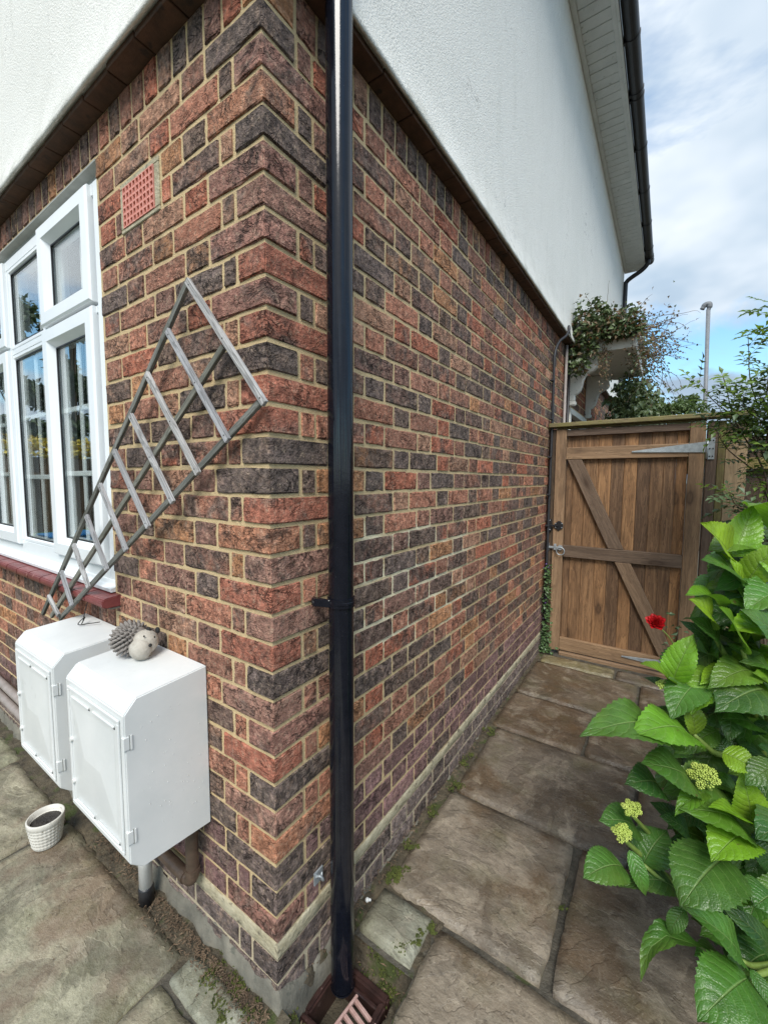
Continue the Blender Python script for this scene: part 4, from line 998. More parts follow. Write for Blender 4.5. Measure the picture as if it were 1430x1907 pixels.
# ------------------------------------------------------------------ gutter and far downpipe
gu = thing('gutter', (.39, 7.6, 4.9), 'black half round gutter along the white eave', 'gutter')
gxc, gz = .396, 5.005; seg = 14; ys = (-.2, 1.5, 3.0, 4.5, 6.0, 7.62); vs = []; fs = []
for y in ys:
    for k in range(seg+1):
        a = math.pi+math.pi*k/seg; vs.append((gxc+.057*math.cos(a), y, gz+.057*math.sin(a)))
    for k in range(seg+1):
        a = 2*math.pi-math.pi*k/seg; vs.append((gxc+.053*math.cos(a), y, gz+.053*math.sin(a)))
n = 2*(seg+1)
for j in range(len(ys)-1):
    for k in range(n): fs.append((j*n+k, j*n+(k+1) % n, (j+1)*n+(k+1) % n, (j+1)*n+k))
fs += [tuple(range(n)), tuple(range((len(ys)-1)*n, len(ys)*n))]
sub(gu, 'channel', MB().add(vs, fs), 'black_plastic', smooth=False)
def hoop(y, w, r=.0615):
    vs = []; fs = []
    for yy in (y, y+w):
        for k in range(seg+1):
            a = math.pi+math.pi*k/seg; vs.append((gxc+r*math.cos(a), yy, gz+r*math.sin(a)+(.012 if k in (0, seg) else 0)))
    for k in range(seg): fs.append((k, k+1, seg+2+k, seg+1+k))
    b = MB().add(vs, fs); b.box(.337, .352, y, y+w, gz-.05, gz+.02); return b
for y in (2.9, 3.42, 3.98, 4.05, 4.75, 5.55, 6.35, 7.1, 7.38, 7.46, 7.56): 
    o = sub(gu, 'bracket', hoop(y, .028), 'black_plastic'); o.modifiers.new('s', 'SOLIDIFY').thickness = .004
sub(gu, 'outlet_pipe', MB().tube(curve_pts([(gxc-.01, 7.42, 4.95), (gxc-.02, 7.42, 4.89), (.30, 7.44, 4.82), (.14, 7.46, 4.74), (.085, 7.47, 4.69), (.078, 7.47, 4.60), (.078, 7.47, 3.6), (.078, 7.47, 2.7)], 5), .034, 16), 'black_plastic', smooth=True)

# ------------------------------------------------------------------ gate, posts, fence
gate = thing('gate', (.53, 2.86, .05), 'brown boarded timber gate with diagonal brace at the end of the path', 'gate')
def gpart(name, x0, x1, y0, y1, z0, z1, mat, bv=.003):
    c = Vector(((x0+x1)/2, (y0+y1)/2, (z0+z1)/2))
    o = MB().box(x0-c.x, x1-c.x, y0-c.y, y1-c.y, z0-c.z, z1-c.z).build(name, mat, None, bevel=bv)
    o.parent = gate; o.matrix_parent_inverse = Matrix.Translation(-Vector(gate.location)); o.location = c; return o
GY = 2.85
bx = [.136, .184, .269, .360, .447, .532, .615, .698, .775, .847, .912]
gpart('board', .075, .1335, GY+.022, GY+.040, .055, 1.80, 'gate_board')
for a, b in zip(bx[:-1], bx[1:]): gpart('board', a+.0002, b-.0002, GY+.022+rnd(-.001, .001), GY+.040, .055, 1.80, 'gate_board', .0035)
gpart('board', .9135, .985, GY+.022, GY+.040, .055, 1.80, 'gate_board')
gpart('stile', .056, .134, GY-.014, GY+.0215, .035, 1.822, 'gate_frame_v'); gpart('stile', .914, 1.000, GY-.014, GY+.0215, .035, 1.815, 'gate_frame_v')
gpart('rail', .1345, .9135, GY-.012, GY+.0205, 1.765, 1.815, 'gate_frame_h'); gpart('rail', .1345, .9135, GY-.012, GY+.0205, 1.585, 1.678, 'gate_frame_h')
gpart('rail', .1345, .9135, GY-.012, GY+.0205, .812, .905, 'gate_frame_h'); gpart('rail', .1345, .9135, GY-.012, GY+.0205, .045, .148, 'gate_frame_h')
def brace(a, b, w):
    a = Vector((a[0], GY+.004, a[1])); b = Vector((b[0], GY+.004, b[1])); d = (b-a); L = d.length; d.normalize(); s = Vector((d.z, 0, -d.x)); h = w/2
    # ends cut level to meet the rails
    k = h*d.x/abs(d.z)
    poly = [(-L/2-k, -h), (L/2-k, -h), (L/2+k, h), (-L/2+k, h)]
    sg = 1 if s.x > 0 else -1
    poly = [(-L/2+sg*k*1, -h), (L/2+sg*k*1, -h), (L/2-sg*k*1, h), (-L/2-sg*k*1, h)]
    o = MB().prism(poly, -.015, .015, 'y').build('brace', 'gate_frame_h', None, bevel=.003)
    o.parent = gate; o.matrix_parent_inverse = Matrix.Translation(-Vector(gate.location))
    M = Matrix((d, Vector((0, 1, 0)), d.cross(Vector((0, 1, 0))))).transposed().to_4x4(); M.translation = (a+b)/2; o.matrix_basis = M
brace((.196, 1.583), (.505, .907), .093); brace((.553, .810), (.862, .150), .093)
hz = MB()
hz.prism([(.578, 1.626), (.578, 1.634), (1.003, 1.684), (1.003, 1.612)], GY-.021, GY-.0155, 'y')
hinge = sub(gate, 'strap_hinge', hz, 'galv', bevel=.001)
sub(hinge, 'hinge_plate', MB().box(1.014, 1.050, GY-.0215, GY-.0165, 1.565, 1.708), 'galv', bevel=.001)
sub(hinge, 'knuckle', MB().tube([(1.010, GY-.022, 1.57), (1.010, GY-.022, 1.70)], .0075, 12), 'galv', smooth=True)
for dx_ in (1.024, 1.041):
    for dz_ in (1.585, 1.635, 1.69): sub(hinge, 'bolt', MB().ball((dx_, GY-.022, dz_), .0045, seg=8), 'dark')
h2 = sub(gate, 'strap_hinge', MB().prism([(.578, .098), (.578, .106), (1.0, .150), (1.0, .078)], GY-.021, GY-.0145, 'y'), 'galv', bevel=.001)
sub(h2, 'hinge_plate', MB().box(1.014, 1.050, GY-.0215, GY-.0165, .04, .18), 'galv', bevel=.001)
# black cottage latch and ring latch
la = sub(gate, 'black_latch', MB().prism([(.075, 1.035), (.065, 1.05), (.07, 1.075), (.083, 1.085), (.095, 1.097), (.112, 1.097), (.124, 1.086), (.134, 1.075), (.136, 1.05), (.128, 1.035), (.112, 1.03), (.1, 1.015), (.088, 1.03)], GY-.024, GY-.0145, 'y'), 'black_plastic', bevel=.002)
sub(la, 'bolt_bar', MB().box(.028, .10, GY-.032, GY-.0245, 1.052, 1.066), 'black_plastic', bevel=.002)
sub(la, 'keep', MB().box(.014, .046, GY-.030, GY-.0105, 1.01, 1.11), 'black_plastic', bevel=.003)
for p_ in ((.025, 1.02), (.036, 1.10), (.025, 1.095), (.036, 1.026), (.078, 1.045), (.078, 1.075), (.125, 1.045), (.125, 1.078)): sub(la, 'screw', MB().ball((p_[0], GY-.030 if p_[0] < .05 else GY-.0245, p_[1]), .0042, seg=8), 'galv')
rl = sub(gate, 'ring_latch', MB().tube([(.118, GY-.034, .885), (.118, GY-.015, .885)], .02, 16), 'galv')
ring = [(.124+.030*math.cos(a), GY-.038, .858+.030*math.sin(a)) for a in [2*math.pi*k/24 for k in range(25)]]; sub(rl, 'ring', MB().tube(ring, .004, 8, False), 'galv', smooth=True)
sub(rl, 'latch_bar', MB().box(.020, .11, GY-.028, GY-.0215, .874, .892), 'galv', bevel=.002); sub(rl, 'latch_keep', MB().box(.020, .034, GY-.034, GY-.0105, .852, .915), 'galv', bevel=.003)
sub(rl, 'latch_guide', MB().box(.070, .090, GY-.033, GY-.0145, .862, .912), 'galv', bevel=.003)

def post(name, x0, x1, y0, y1, z1, mat, label, cat, z0=-.15):
    c = Vector(((x0+x1)/2, (y0+y1)/2, z0)); o = MB().box(x0-c.x, x1-c.x, y0-c.y, y1-c.y, 0, z1-z0).build(name, mat, None, bevel=.004); o.location = c; return tag(o, label, cat)
post('gate_post', .006, .052, GY-.008, GY+.07, 1.825, 'post_dark', 'dark timber gate post against the brick side wall', 'post')
post('gate_post', 1.008, 1.064, GY-.014, GY+.075, 1.818, 'gate_frame_v', 'brown timber gate post carrying the hinges', 'post')
post('gate_post', 1.066, 1.106, GY-.002, GY+.08, 1.818, 'post_green', 'narrow algae-green timber post beside the hinge post', 'post')
post('fence_post', 1.110, 1.222, GY+.030, GY+.13, 1.80, 'post_pale', 'wide pale timber post between gate and dark fence', 'post')
cb = thing('gate_header', (.6, 2.87, 1.82), 'algae-green timber beam across the top of the gate', 'beam')
def cpart(name, x0, x1, y0, y1, z0, z1, mat):
    c = Vector(((x0+x1)/2, (y0+y1)/2, (z0+z1)/2)); o = MB().box(x0-c.x, x1-c.x, y0-c.y, y1-c.y, z0-c.z, z1-c.z).build(name, mat, None, bevel=.004)
    o.parent = cb; o.matrix_parent_inverse = Matrix.Translation(-Vector(cb.location)); o.location = c
cpart('cap_board', .004, 1.24, GY-.045, GY+.09, 1.838, 1.870, 'cap_green'); cpart('header_rail', .056, 1.005, GY+.004, GY+.06, 1.8255, 1.8375, 'cap_green')
th = MB().box(.135, 1.0, GY-.03, GY+.06, -.02, .036); tag(th.build('threshold', 'gate_frame_h', None, bevel=.006, center=True), 'worn pinkish timber threshold under the gate', 'threshold')
fe = thing('fence', (1.9, 2.95, 0), 'dark boarded fence behind the shrub right of the gate', 'fence')
x = 1.225
while x < 3.0:
    sub(fe, 'board', MB().box(x, x+.118, GY+.115+rnd(-.002, .002), GY+.130, .0, 1.72+rnd(-.01, .01)), 'fence_wood', bevel=.002); x += .121
for z in (.45, 1.50): sub(fe, 'rail', MB().box(1.223, 3.0, GY+.072, GY+.1125, z, z+.075), 'post_green' if z > 1 else 'fence_wood', bevel=.003)
cbp = curve_pts([(.030, 2.815, .02), (.026, 2.80, .40), (.024, 2.815, .9), (.022, 2.83, 1.4), (.022, 2.84, 1.9), (.022, 2.83, 2.25), (.024, 2.84, 2.42), (.04, 2.90, 2.52), (.072, 2.98, 2.58), (.084, 3.03, 2.64), (.078, 3.05, 2.675), (.07, 3.10, 2.66), (.062, 3.18, 2.63)], 6)
ca_ = thing('wall_cable', (.03, 2.82, 0), 'black cable clipped up the wall beside the gate', 'cable')
sub(ca_, 'cable', MB().tube(cbp, .0105, 10), 'cable', smooth=True)
for z in (.35, .7, 1.05, 1.3, 1.6, 1.9, 2.2): sub(ca_, 'clip', MB().box(.003, .030, 2.80, 2.835, z, z+.012), 'cable', bevel=.002)

# ------------------------------------------------------------------ distant pole
pb, ptp = Vector((1.487, 12, 2.4)), Vector((1.413, 12, 5.46))
po = thing('vent_pole', (1.545, 12, -.15), 'grey metal pole with curved cap rising beyond the gate', 'pole')
dirp = (ptp-pb).normalized(); foot = pb-dirp*((pb.z+.15)/dirp.z)
sub(po, 'pole', MB().tube([foot, ptp], .042, 16), 'pole_grey', smooth=True)
sub(po, 'cap', MB().tube(curve_pts([ptp+Vector((0, 0, -.02)), ptp+Vector((.02, 0, .08)), ptp+Vector((.0, 0, .13)), ptp+Vector((-.07, 0, .12)), ptp+Vector((-.12, 0, .03))]), [.042]*4+[.058]*9+[.056]*8+[.048]*4, 14), 'pole_grey', smooth=True)
LEAF=[
(0.940,0.613,1.240,0.978,0.675,1.364,0.600,0.950,0.500,0.050,0.300),
(0.935,0.610,1.240,0.870,0.525,1.326,0.720,1.000,0.500,0.050,-0.200),
(0.952,0.616,1.182,0.874,0.507,1.243,0.620,0.350,0.120,0.150,0.000),
(0.968,0.626,1.174,1.019,0.610,1.283,0.620,0.850,0.400,0.100,0.200),
(0.966,0.624,1.171,0.916,0.597,1.249,0.350,0.900,0.500,0.100,0.200),
(0.968,0.659,1.141,0.903,0.650,1.126,0.620,0.150,0.120,0.200,0.000),
(1.026,0.662,1.141,0.967,0.564,1.169,0.750,0.200,0.150,0.200,0.000),
(0.922,0.589,1.116,0.847,0.482,1.161,0.500,0.850,0.600,0.150,0.200),
(0.898,0.569,1.077,0.852,0.484,1.152,0.600,0.900,0.400,0.200,-0.200),
(0.960,0.547,1.042,0.908,0.485,1.144,0.850,0.800,0.150,0.100,0.000),
(0.964,0.550,1.042,0.973,0.537,1.091,0.500,0.850,0.400,0.100,0.000),
(0.922,0.580,1.020,0.855,0.518,1.100,0.500,0.300,0.250,0.200,0.000),
(0.909,0.628,0.989,0.843,0.615,1.063,0.550,0.100,0.150,0.300,0.000),
(0.956,0.667,1.050,1.021,0.705,0.990,0.600,0.100,0.150,0.200,0.000),
(0.834,0.512,0.937,0.871,0.525,1.062,0.550,0.850,0.350,0.100,0.000),
(0.833,0.511,0.933,0.769,0.449,0.991,0.550,0.800,0.400,0.100,0.200),
(0.847,0.554,0.910,0.920,0.673,0.989,0.800,0.120,0.120,0.200,0.000),
(0.823,0.537,0.900,0.773,0.530,0.924,0.550,0.100,0.300,0.300,0.000),
(0.991,0.586,0.977,0.898,0.473,0.958,0.550,0.600,0.250,0.200,0.000),
(1.027,0.611,0.971,0.958,0.543,1.010,0.600,0.400,0.200,0.200,0.000),
(1.021,0.578,0.934,0.909,0.440,0.922,0.780,0.150,0.150,0.250,0.000),
(0.865,0.587,0.869,0.918,0.685,0.887,0.500,0.550,0.200,0.200,0.000),
(0.881,0.498,0.829,0.855,0.501,0.925,0.550,0.800,0.400,0.150,0.000),
(0.882,0.556,0.803,0.796,0.527,0.857,0.550,0.200,0.200,0.200,0.000),
(0.838,0.466,0.802,0.670,0.273,0.868,0.520,0.450,0.200,0.250,0.000),
(0.871,0.467,0.834,0.763,0.313,0.882,0.550,0.750,0.200,0.200,0.100),
(0.960,0.616,0.746,0.924,0.654,0.769,0.850,0.150,0.150,0.200,0.000),
(0.935,0.507,0.801,1.000,0.490,0.790,1.080,0.850,0.150,0.100,0.000),
(1.037,0.598,0.778,1.004,0.579,0.806,0.800,0.200,0.150,0.200,0.000),
(0.882,0.487,0.713,0.781,0.365,0.797,0.640,0.450,0.120,0.150,0.000),
(0.819,0.500,0.662,0.751,0.409,0.704,0.850,0.150,0.150,0.300,0.000),
(0.909,0.481,0.710,0.848,0.377,0.694,0.450,0.700,0.500,0.150,0.000),
(0.992,0.508,0.660,0.967,0.490,0.779,0.550,0.900,0.300,0.100,0.000),
(1.003,0.514,0.638,0.905,0.395,0.731,0.400,0.950,0.350,0.100,0.200),
(1.009,0.541,0.624,1.035,0.593,0.731,0.650,0.300,0.200,0.100,0.000),
(0.990,0.525,0.600,0.856,0.384,0.712,0.550,0.600,0.150,0.200,0.000),
(0.982,0.487,0.633,0.913,0.367,0.632,0.750,0.850,0.300,0.200,0.000),
(0.887,0.513,0.561,0.823,0.474,0.616,0.600,0.150,0.200,0.200,0.000),
(0.948,0.460,0.587,0.865,0.325,0.537,0.950,0.300,0.120,0.150,0.000),
(0.797,0.468,0.481,0.843,0.541,0.539,0.920,0.400,0.200,0.200,0.000),
(0.779,0.498,0.540,0.700,0.423,0.579,0.850,0.300,0.200,0.200,0.000),
(0.757,0.417,0.492,0.681,0.329,0.491,0.920,0.350,0.150,0.200,0.000),
(0.768,0.428,0.533,0.806,0.410,0.450,0.480,0.500,0.350,0.150,0.000),
(0.869,0.488,0.430,0.750,0.408,0.444,0.450,0.100,0.200,0.300,0.000),
(0.883,0.460,0.421,0.852,0.433,0.361,0.600,0.400,0.200,0.200,0.000),
(0.988,0.465,0.359,0.875,0.399,0.478,0.420,0.450,0.350,0.150,0.000),
(0.997,0.445,0.345,0.903,0.307,0.326,0.720,0.450,0.150,0.200,0.000),
(1.000,0.449,0.364,1.031,0.418,0.329,0.500,0.350,0.300,0.200,0.000),
(1.049,0.541,0.341,0.947,0.505,0.433,0.420,0.150,0.200,0.200,0.000),
(1.034,0.488,0.525,0.997,0.438,0.519,1.300,0.300,0.150,0.200,0.000),
(1.030,0.576,0.590,1.045,0.554,0.509,0.600,0.150,0.200,0.200,0.000),
(1.037,0.641,0.836,0.999,0.612,0.810,0.700,0.150,0.200,0.200,0.000),
(0.898,0.664,0.805,0.946,0.724,0.837,0.600,0.100,0.200,0.200,0.000),
(0.938,0.612,0.602,0.895,0.619,0.607,0.700,0.100,0.200,0.200,0.000),
(0.961,0.573,0.415,0.948,0.557,0.336,0.700,0.100,0.200,0.200,0.000),
(1.020,0.616,0.442,0.988,0.592,0.415,0.900,0.100,0.200,0.200,0.000),
(0.946,0.625,0.684,0.982,0.644,0.630,0.900,0.100,0.200,0.200,0.000),
(0.854,0.580,0.495,0.891,0.601,0.439,0.800,0.100,0.200,0.200,0.000)]
STEMS=[
[(0.968, 0.626, 1.174), (0.987, 0.634, 1.12), (1.007, 0.643, 1.075), (1.043, 0.661, 1.004), (1.11, 0.786, 0.564)] ,
[(0.898, 0.569, 1.077), (0.93, 0.585, 1.014), (0.963, 0.625, 0.942), (1.044, 0.754, 0.706)] ,
[(0.96, 0.547, 1.042), (0.989, 0.594, 0.949), (1.056, 0.705, 0.739)] ,
[(0.881, 0.498, 0.829), (0.92, 0.555, 0.771), (1.013, 0.725, 0.62)] ,
[(0.834, 0.512, 0.936), (0.882, 0.609, 0.841), (0.965, 0.723, 0.692)] ,
[(0.798, 0.446, 0.496), (0.872, 0.49, 0.428), (0.951, 0.595, 0.331), (1.066, 0.726, 0.251)] ,
[(0.769, 0.437, 0.617), (0.813, 0.53, 0.512), (0.882, 0.614, 0.392), (1.027, 0.744, 0.208)] ,
[(1.006, 0.527, 0.63), (1.047, 0.585, 0.571), (1.117, 0.714, 0.4)] ,
[(0.903, 0.479, 0.732), (0.926, 0.515, 0.692), (0.961, 0.561, 0.667), (1.07, 0.734, 0.566)] ,
[(0.996, 0.445, 0.344), (1.04, 0.509, 0.324), (1.132, 0.651, 0.268)] ,
[(0.988, 0.465, 0.359), (1.024, 0.521, 0.313), (1.11, 0.636, 0.267)] ,
[(0.752, 0.398, 0.58), (0.787, 0.475, 0.497), (0.873, 0.604, 0.35)] ,]
LEAF += [
(1.032,0.781,1.081,0.908,0.662,1.046,0.552,0.488,0.121,0.154,0.051),
(1.038,0.726,1.218,1.032,0.631,1.155,0.693,0.719,0.323,0.087,-0.103),
(0.896,0.742,0.590,0.841,0.625,0.557,0.621,0.233,0.233,0.177,-0.188),
(1.037,0.681,1.264,1.015,0.577,1.194,0.666,0.904,0.372,0.196,0.138),
(1.010,0.827,1.124,1.034,0.818,1.020,0.585,0.400,0.448,0.157,-0.284),
(1.054,0.881,1.160,0.972,0.798,1.257,0.549,0.494,0.321,0.191,0.074),
(0.948,0.764,1.155,0.894,0.669,1.075,0.698,0.528,0.436,0.161,0.293),
(1.104,0.796,-0.027,0.978,0.722,0.033,0.677,0.113,0.375,0.177,0.202),
(0.979,0.729,1.232,0.899,0.687,1.184,0.698,0.430,0.445,0.229,-0.013),
(1.065,0.716,0.995,0.960,0.578,0.947,0.632,0.821,0.261,0.196,0.210),
(0.968,0.604,0.943,0.885,0.497,0.954,0.505,0.946,0.316,0.209,0.211),
(0.921,0.589,0.582,0.842,0.545,0.537,0.598,0.149,0.166,0.253,0.093),
(1.003,0.722,1.141,0.910,0.667,1.166,0.583,0.353,0.354,0.190,-0.272),
(1.085,0.721,0.396,1.034,0.625,0.371,0.657,0.219,0.203,0.219,-0.112),
(0.989,0.687,1.252,0.889,0.588,1.251,0.709,0.612,0.153,0.200,0.005),
(1.085,0.635,0.439,1.038,0.550,0.563,0.578,0.843,0.225,0.279,-0.235),
(0.875,0.665,0.452,0.804,0.625,0.540,0.595,0.113,0.202,0.221,0.190),
(0.997,0.626,0.408,0.885,0.510,0.454,0.519,0.730,0.278,0.178,0.130),
(1.095,0.700,0.176,1.009,0.604,0.314,0.702,0.264,0.247,0.203,0.195),
(1.104,0.625,0.166,1.101,0.615,0.276,0.622,0.253,0.146,0.141,0.266),
(0.992,0.555,0.444,0.894,0.447,0.498,0.557,0.660,0.434,0.144,-0.147),
(1.015,0.732,0.150,0.909,0.661,0.224,0.707,0.255,0.274,0.167,0.070),
(0.908,0.669,0.936,0.854,0.564,0.894,0.655,0.734,0.126,0.180,-0.276),
(1.023,0.640,0.565,1.098,0.696,0.472,0.600,0.341,0.415,0.154,-0.219),
(1.087,0.714,0.293,0.982,0.638,0.252,0.686,0.569,0.425,0.257,-0.289),
(0.924,0.657,0.869,0.830,0.530,0.972,0.515,0.280,0.289,0.216,-0.186),
(1.066,0.786,1.166,1.013,0.706,1.284,0.517,0.530,0.393,0.123,-0.276),
(0.989,0.726,0.839,0.890,0.595,0.893,0.699,0.647,0.344,0.123,0.167),
(1.082,0.750,0.094,1.012,0.640,0.260,0.675,0.536,0.124,0.150,0.068),
(1.051,0.732,0.512,0.992,0.683,0.396,0.622,0.635,0.376,0.228,0.230),
(1.012,0.622,0.300,0.964,0.552,0.413,0.524,0.267,0.426,0.185,0.237),
(1.076,0.732,0.298,0.995,0.681,0.383,0.601,0.391,0.132,0.245,0.052),
(1.074,0.703,0.280,0.976,0.615,0.257,0.646,0.123,0.312,0.195,0.299),
(1.047,0.696,0.235,0.923,0.573,0.268,0.690,0.487,0.368,0.155,-0.150),
(1.097,0.793,0.238,1.060,0.752,0.163,0.532,0.368,0.394,0.133,0.109),
(0.910,0.631,0.931,0.912,0.643,1.048,0.574,0.659,0.334,0.154,-0.184),
(0.936,0.777,1.098,0.922,0.777,0.969,0.631,0.511,0.266,0.180,0.277),
(1.014,0.734,0.814,0.989,0.652,0.745,0.601,0.568,0.290,0.125,0.174),
(1.031,0.782,1.272,0.979,0.725,1.351,0.676,0.324,0.228,0.146,-0.171),
(0.918,0.718,1.001,0.886,0.654,1.108,0.519,0.478,0.200,0.200,-0.242),
(1.007,0.751,1.033,0.937,0.717,0.932,0.570,0.392,0.421,0.152,0.171),
(1.069,0.791,1.197,0.959,0.725,1.227,0.646,0.428,0.336,0.158,0.181),
(0.977,0.688,1.237,0.895,0.619,1.202,0.646,0.324,0.266,0.126,-0.075),
(1.051,0.698,0.181,1.035,0.664,0.321,0.544,0.306,0.283,0.141,-0.102),
(1.061,0.749,1.067,0.959,0.661,0.996,0.551,0.643,0.335,0.170,0.142),
(0.941,0.574,0.673,0.820,0.442,0.689,0.572,0.475,0.414,0.249,-0.213),
(1.056,0.687,0.451,0.940,0.591,0.395,0.715,0.352,0.175,0.159,0.076),
(1.100,0.743,0.276,1.043,0.665,0.198,0.644,0.621,0.262,0.213,-0.123),
(0.976,0.677,1.143,0.887,0.593,1.161,0.511,0.734,0.330,0.102,0.006),
(0.969,0.744,0.902,0.929,0.711,0.993,0.684,0.556,0.443,0.131,0.075),
(1.029,0.791,0.877,0.961,0.662,0.826,0.639,0.381,0.390,0.136,0.170),
(1.002,0.705,1.085,0.876,0.574,1.071,0.667,0.351,0.152,0.266,-0.115),
(0.921,0.634,0.988,0.857,0.578,0.893,0.567,0.449,0.263,0.255,0.298),
(1.085,0.875,1.179,1.027,0.786,1.302,0.635,0.294,0.444,0.256,0.247),
(1.028,0.721,1.198,0.948,0.600,1.163,0.507,0.704,0.222,0.108,0.081),
(0.954,0.684,0.544,0.939,0.675,0.644,0.549,0.490,0.143,0.262,-0.204),
(0.938,0.637,0.787,0.847,0.581,0.721,0.511,0.566,0.146,0.120,-0.156),
(0.934,0.705,0.846,0.932,0.705,0.971,0.664,0.528,0.296,0.231,0.080),
(0.939,0.731,0.964,0.868,0.704,1.061,0.713,0.360,0.187,0.188,0.118),
(0.997,0.723,0.627,0.884,0.597,0.648,0.557,0.443,0.348,0.166,-0.291),
(0.938,0.587,0.961,0.870,0.456,0.893,0.689,0.714,0.282,0.197,0.236),
(1.017,0.620,1.048,0.927,0.483,1.092,0.606,0.918,0.404,0.200,-0.199),
(1.051,0.724,0.801,1.031,0.723,0.888,0.642,0.585,0.268,0.161,0.278),
(0.997,0.599,0.911,0.906,0.547,0.887,0.644,0.561,0.301,0.239,-0.014),
(1.027,0.703,1.202,0.907,0.584,1.157,0.579,0.422,0.285,0.144,-0.239),
(1.018,0.721,0.789,0.985,0.645,0.715,0.675,0.267,0.354,0.133,-0.017),
(1.029,0.671,0.978,0.962,0.576,1.106,0.575,0.519,0.432,0.261,-0.186),
(1.052,0.784,0.819,1.109,0.824,0.890,0.700,0.550,0.432,0.174,0.174),
(1.052,0.656,0.077,0.970,0.600,-0.020,0.705,0.443,0.186,0.206,0.018),
(1.104,0.853,0.751,1.003,0.789,0.807,0.545,0.328,0.176,0.226,-0.269),
(1.006,0.674,0.543,0.935,0.584,0.516,0.717,0.278,0.424,0.218,0.200),
(0.979,0.696,0.991,0.877,0.603,1.033,0.506,0.621,0.298,0.106,0.281),
(0.989,0.591,0.654,0.892,0.525,0.709,0.511,0.595,0.366,0.141,0.132),
(1.006,0.689,1.142,1.031,0.647,1.237,0.615,0.507,0.381,0.276,-0.145),
(1.074,0.764,0.377,1.071,0.745,0.497,0.687,0.405,0.200,0.213,-0.170),
(0.992,0.726,1.099,0.863,0.641,1.062,0.606,0.537,0.205,0.264,-0.214),
(1.083,0.843,1.024,1.162,0.896,0.908,0.592,0.378,0.435,0.140,-0.069),
(1.026,0.630,1.070,0.926,0.564,1.140,0.640,0.675,0.311,0.161,0.088),
(0.886,0.534,0.940,0.832,0.428,0.883,0.648,0.391,0.270,0.185,0.199),
(0.968,0.701,0.617,0.906,0.625,0.572,0.715,0.581,0.261,0.133,0.262),
(0.998,0.820,1.201,0.907,0.700,1.141,0.679,0.421,0.289,0.275,0.188),
(1.014,0.702,0.356,0.986,0.609,0.331,0.669,0.519,0.404,0.190,0.297),
(1.073,0.660,0.746,1.056,0.599,0.877,0.649,0.412,0.383,0.200,-0.288),
(1.017,0.662,1.106,0.946,0.577,1.169,0.637,0.544,0.145,0.083,-0.253),
(1.074,0.740,0.116,1.108,0.706,0.292,0.672,0.196,0.400,0.278,0.039),
(0.965,0.717,0.425,0.872,0.607,0.578,0.539,0.137,0.238,0.159,0.130),
(0.992,0.708,0.970,0.915,0.642,1.069,0.528,0.799,0.417,0.207,-0.025),
(1.040,0.842,1.187,0.938,0.707,1.222,0.606,0.350,0.371,0.255,0.212),
(1.033,0.612,0.887,0.976,0.514,1.000,0.645,0.829,0.388,0.150,-0.034),
(0.972,0.646,1.182,0.960,0.604,1.083,0.598,0.347,0.306,0.109,0.286),
(0.961,0.652,0.853,0.953,0.572,0.794,0.580,0.294,0.317,0.176,-0.105),
(0.947,0.669,0.440,0.875,0.597,0.561,0.692,0.435,0.382,0.278,-0.160),
(1.067,0.687,0.079,1.132,0.714,-0.020,0.545,0.183,0.342,0.220,-0.261),
(1.063,0.766,1.297,1.014,0.755,1.390,0.616,0.741,0.322,0.265,-0.225),
(1.044,0.769,1.021,0.937,0.628,1.135,0.715,0.727,0.163,0.086,0.198),
(0.981,0.663,1.000,0.932,0.631,0.908,0.699,0.386,0.389,0.108,0.278),
(1.023,0.681,0.845,0.908,0.539,0.900,0.682,0.512,0.267,0.152,-0.085),
(0.994,0.770,0.991,0.863,0.685,0.987,0.628,0.397,0.247,0.082,0.221),
(1.042,0.864,1.112,0.911,0.696,1.141,0.554,0.261,0.416,0.135,0.100),
(0.980,0.546,0.504,0.915,0.468,0.483,0.563,0.509,0.193,0.093,-0.283),
(1.043,0.622,1.169,0.956,0.519,1.131,0.716,0.532,0.387,0.161,-0.041),
(1.041,0.732,0.062,0.979,0.712,0.153,0.578,0.206,0.193,0.097,0.128),
(1.022,0.643,0.801,0.934,0.556,0.857,0.674,0.555,0.163,0.189,-0.028),
(0.922,0.612,0.512,0.983,0.620,0.414,0.609,0.170,0.438,0.080,0.152),
(0.971,0.697,0.251,0.967,0.655,0.188,0.645,0.232,0.294,0.126,0.252),
(1.032,0.696,1.299,0.957,0.582,1.367,0.711,0.853,0.315,0.265,0.237),
(0.966,0.685,0.420,0.856,0.584,0.523,0.696,0.533,0.369,0.121,-0.099),
(1.091,0.670,0.161,0.986,0.563,0.248,0.504,0.702,0.148,0.244,-0.287),
(1.054,0.804,0.030,1.019,0.774,0.183,0.673,0.228,0.205,0.141,0.223),
(1.097,0.692,0.196,1.039,0.599,0.333,0.540,0.155,0.128,0.171,0.297),
(1.043,0.661,0.731,0.953,0.565,0.721,0.680,0.802,0.438,0.085,-0.265),
(0.868,0.735,0.575,0.813,0.640,0.725,0.668,0.210,0.171,0.169,0.136),
(0.916,0.736,0.645,0.813,0.668,0.551,0.709,0.347,0.327,0.163,0.288),
(1.099,0.666,0.111,0.994,0.608,0.147,0.622,0.171,0.432,0.134,0.193),
(1.103,0.639,0.152,1.171,0.684,0.087,0.521,0.627,0.154,0.112,0.047),
(1.032,0.611,0.883,0.938,0.537,0.959,0.649,0.740,0.160,0.266,-0.036),
(1.044,0.625,0.703,1.033,0.558,0.653,0.719,0.671,0.179,0.163,0.173),
(0.909,0.656,0.721,0.804,0.565,0.699,0.589,0.302,0.397,0.151,0.272),
(0.975,0.703,0.838,0.884,0.646,0.776,0.680,0.525,0.183,0.143,-0.261),
(0.984,0.734,0.693,0.884,0.678,0.790,0.654,0.310,0.144,0.194,0.075),
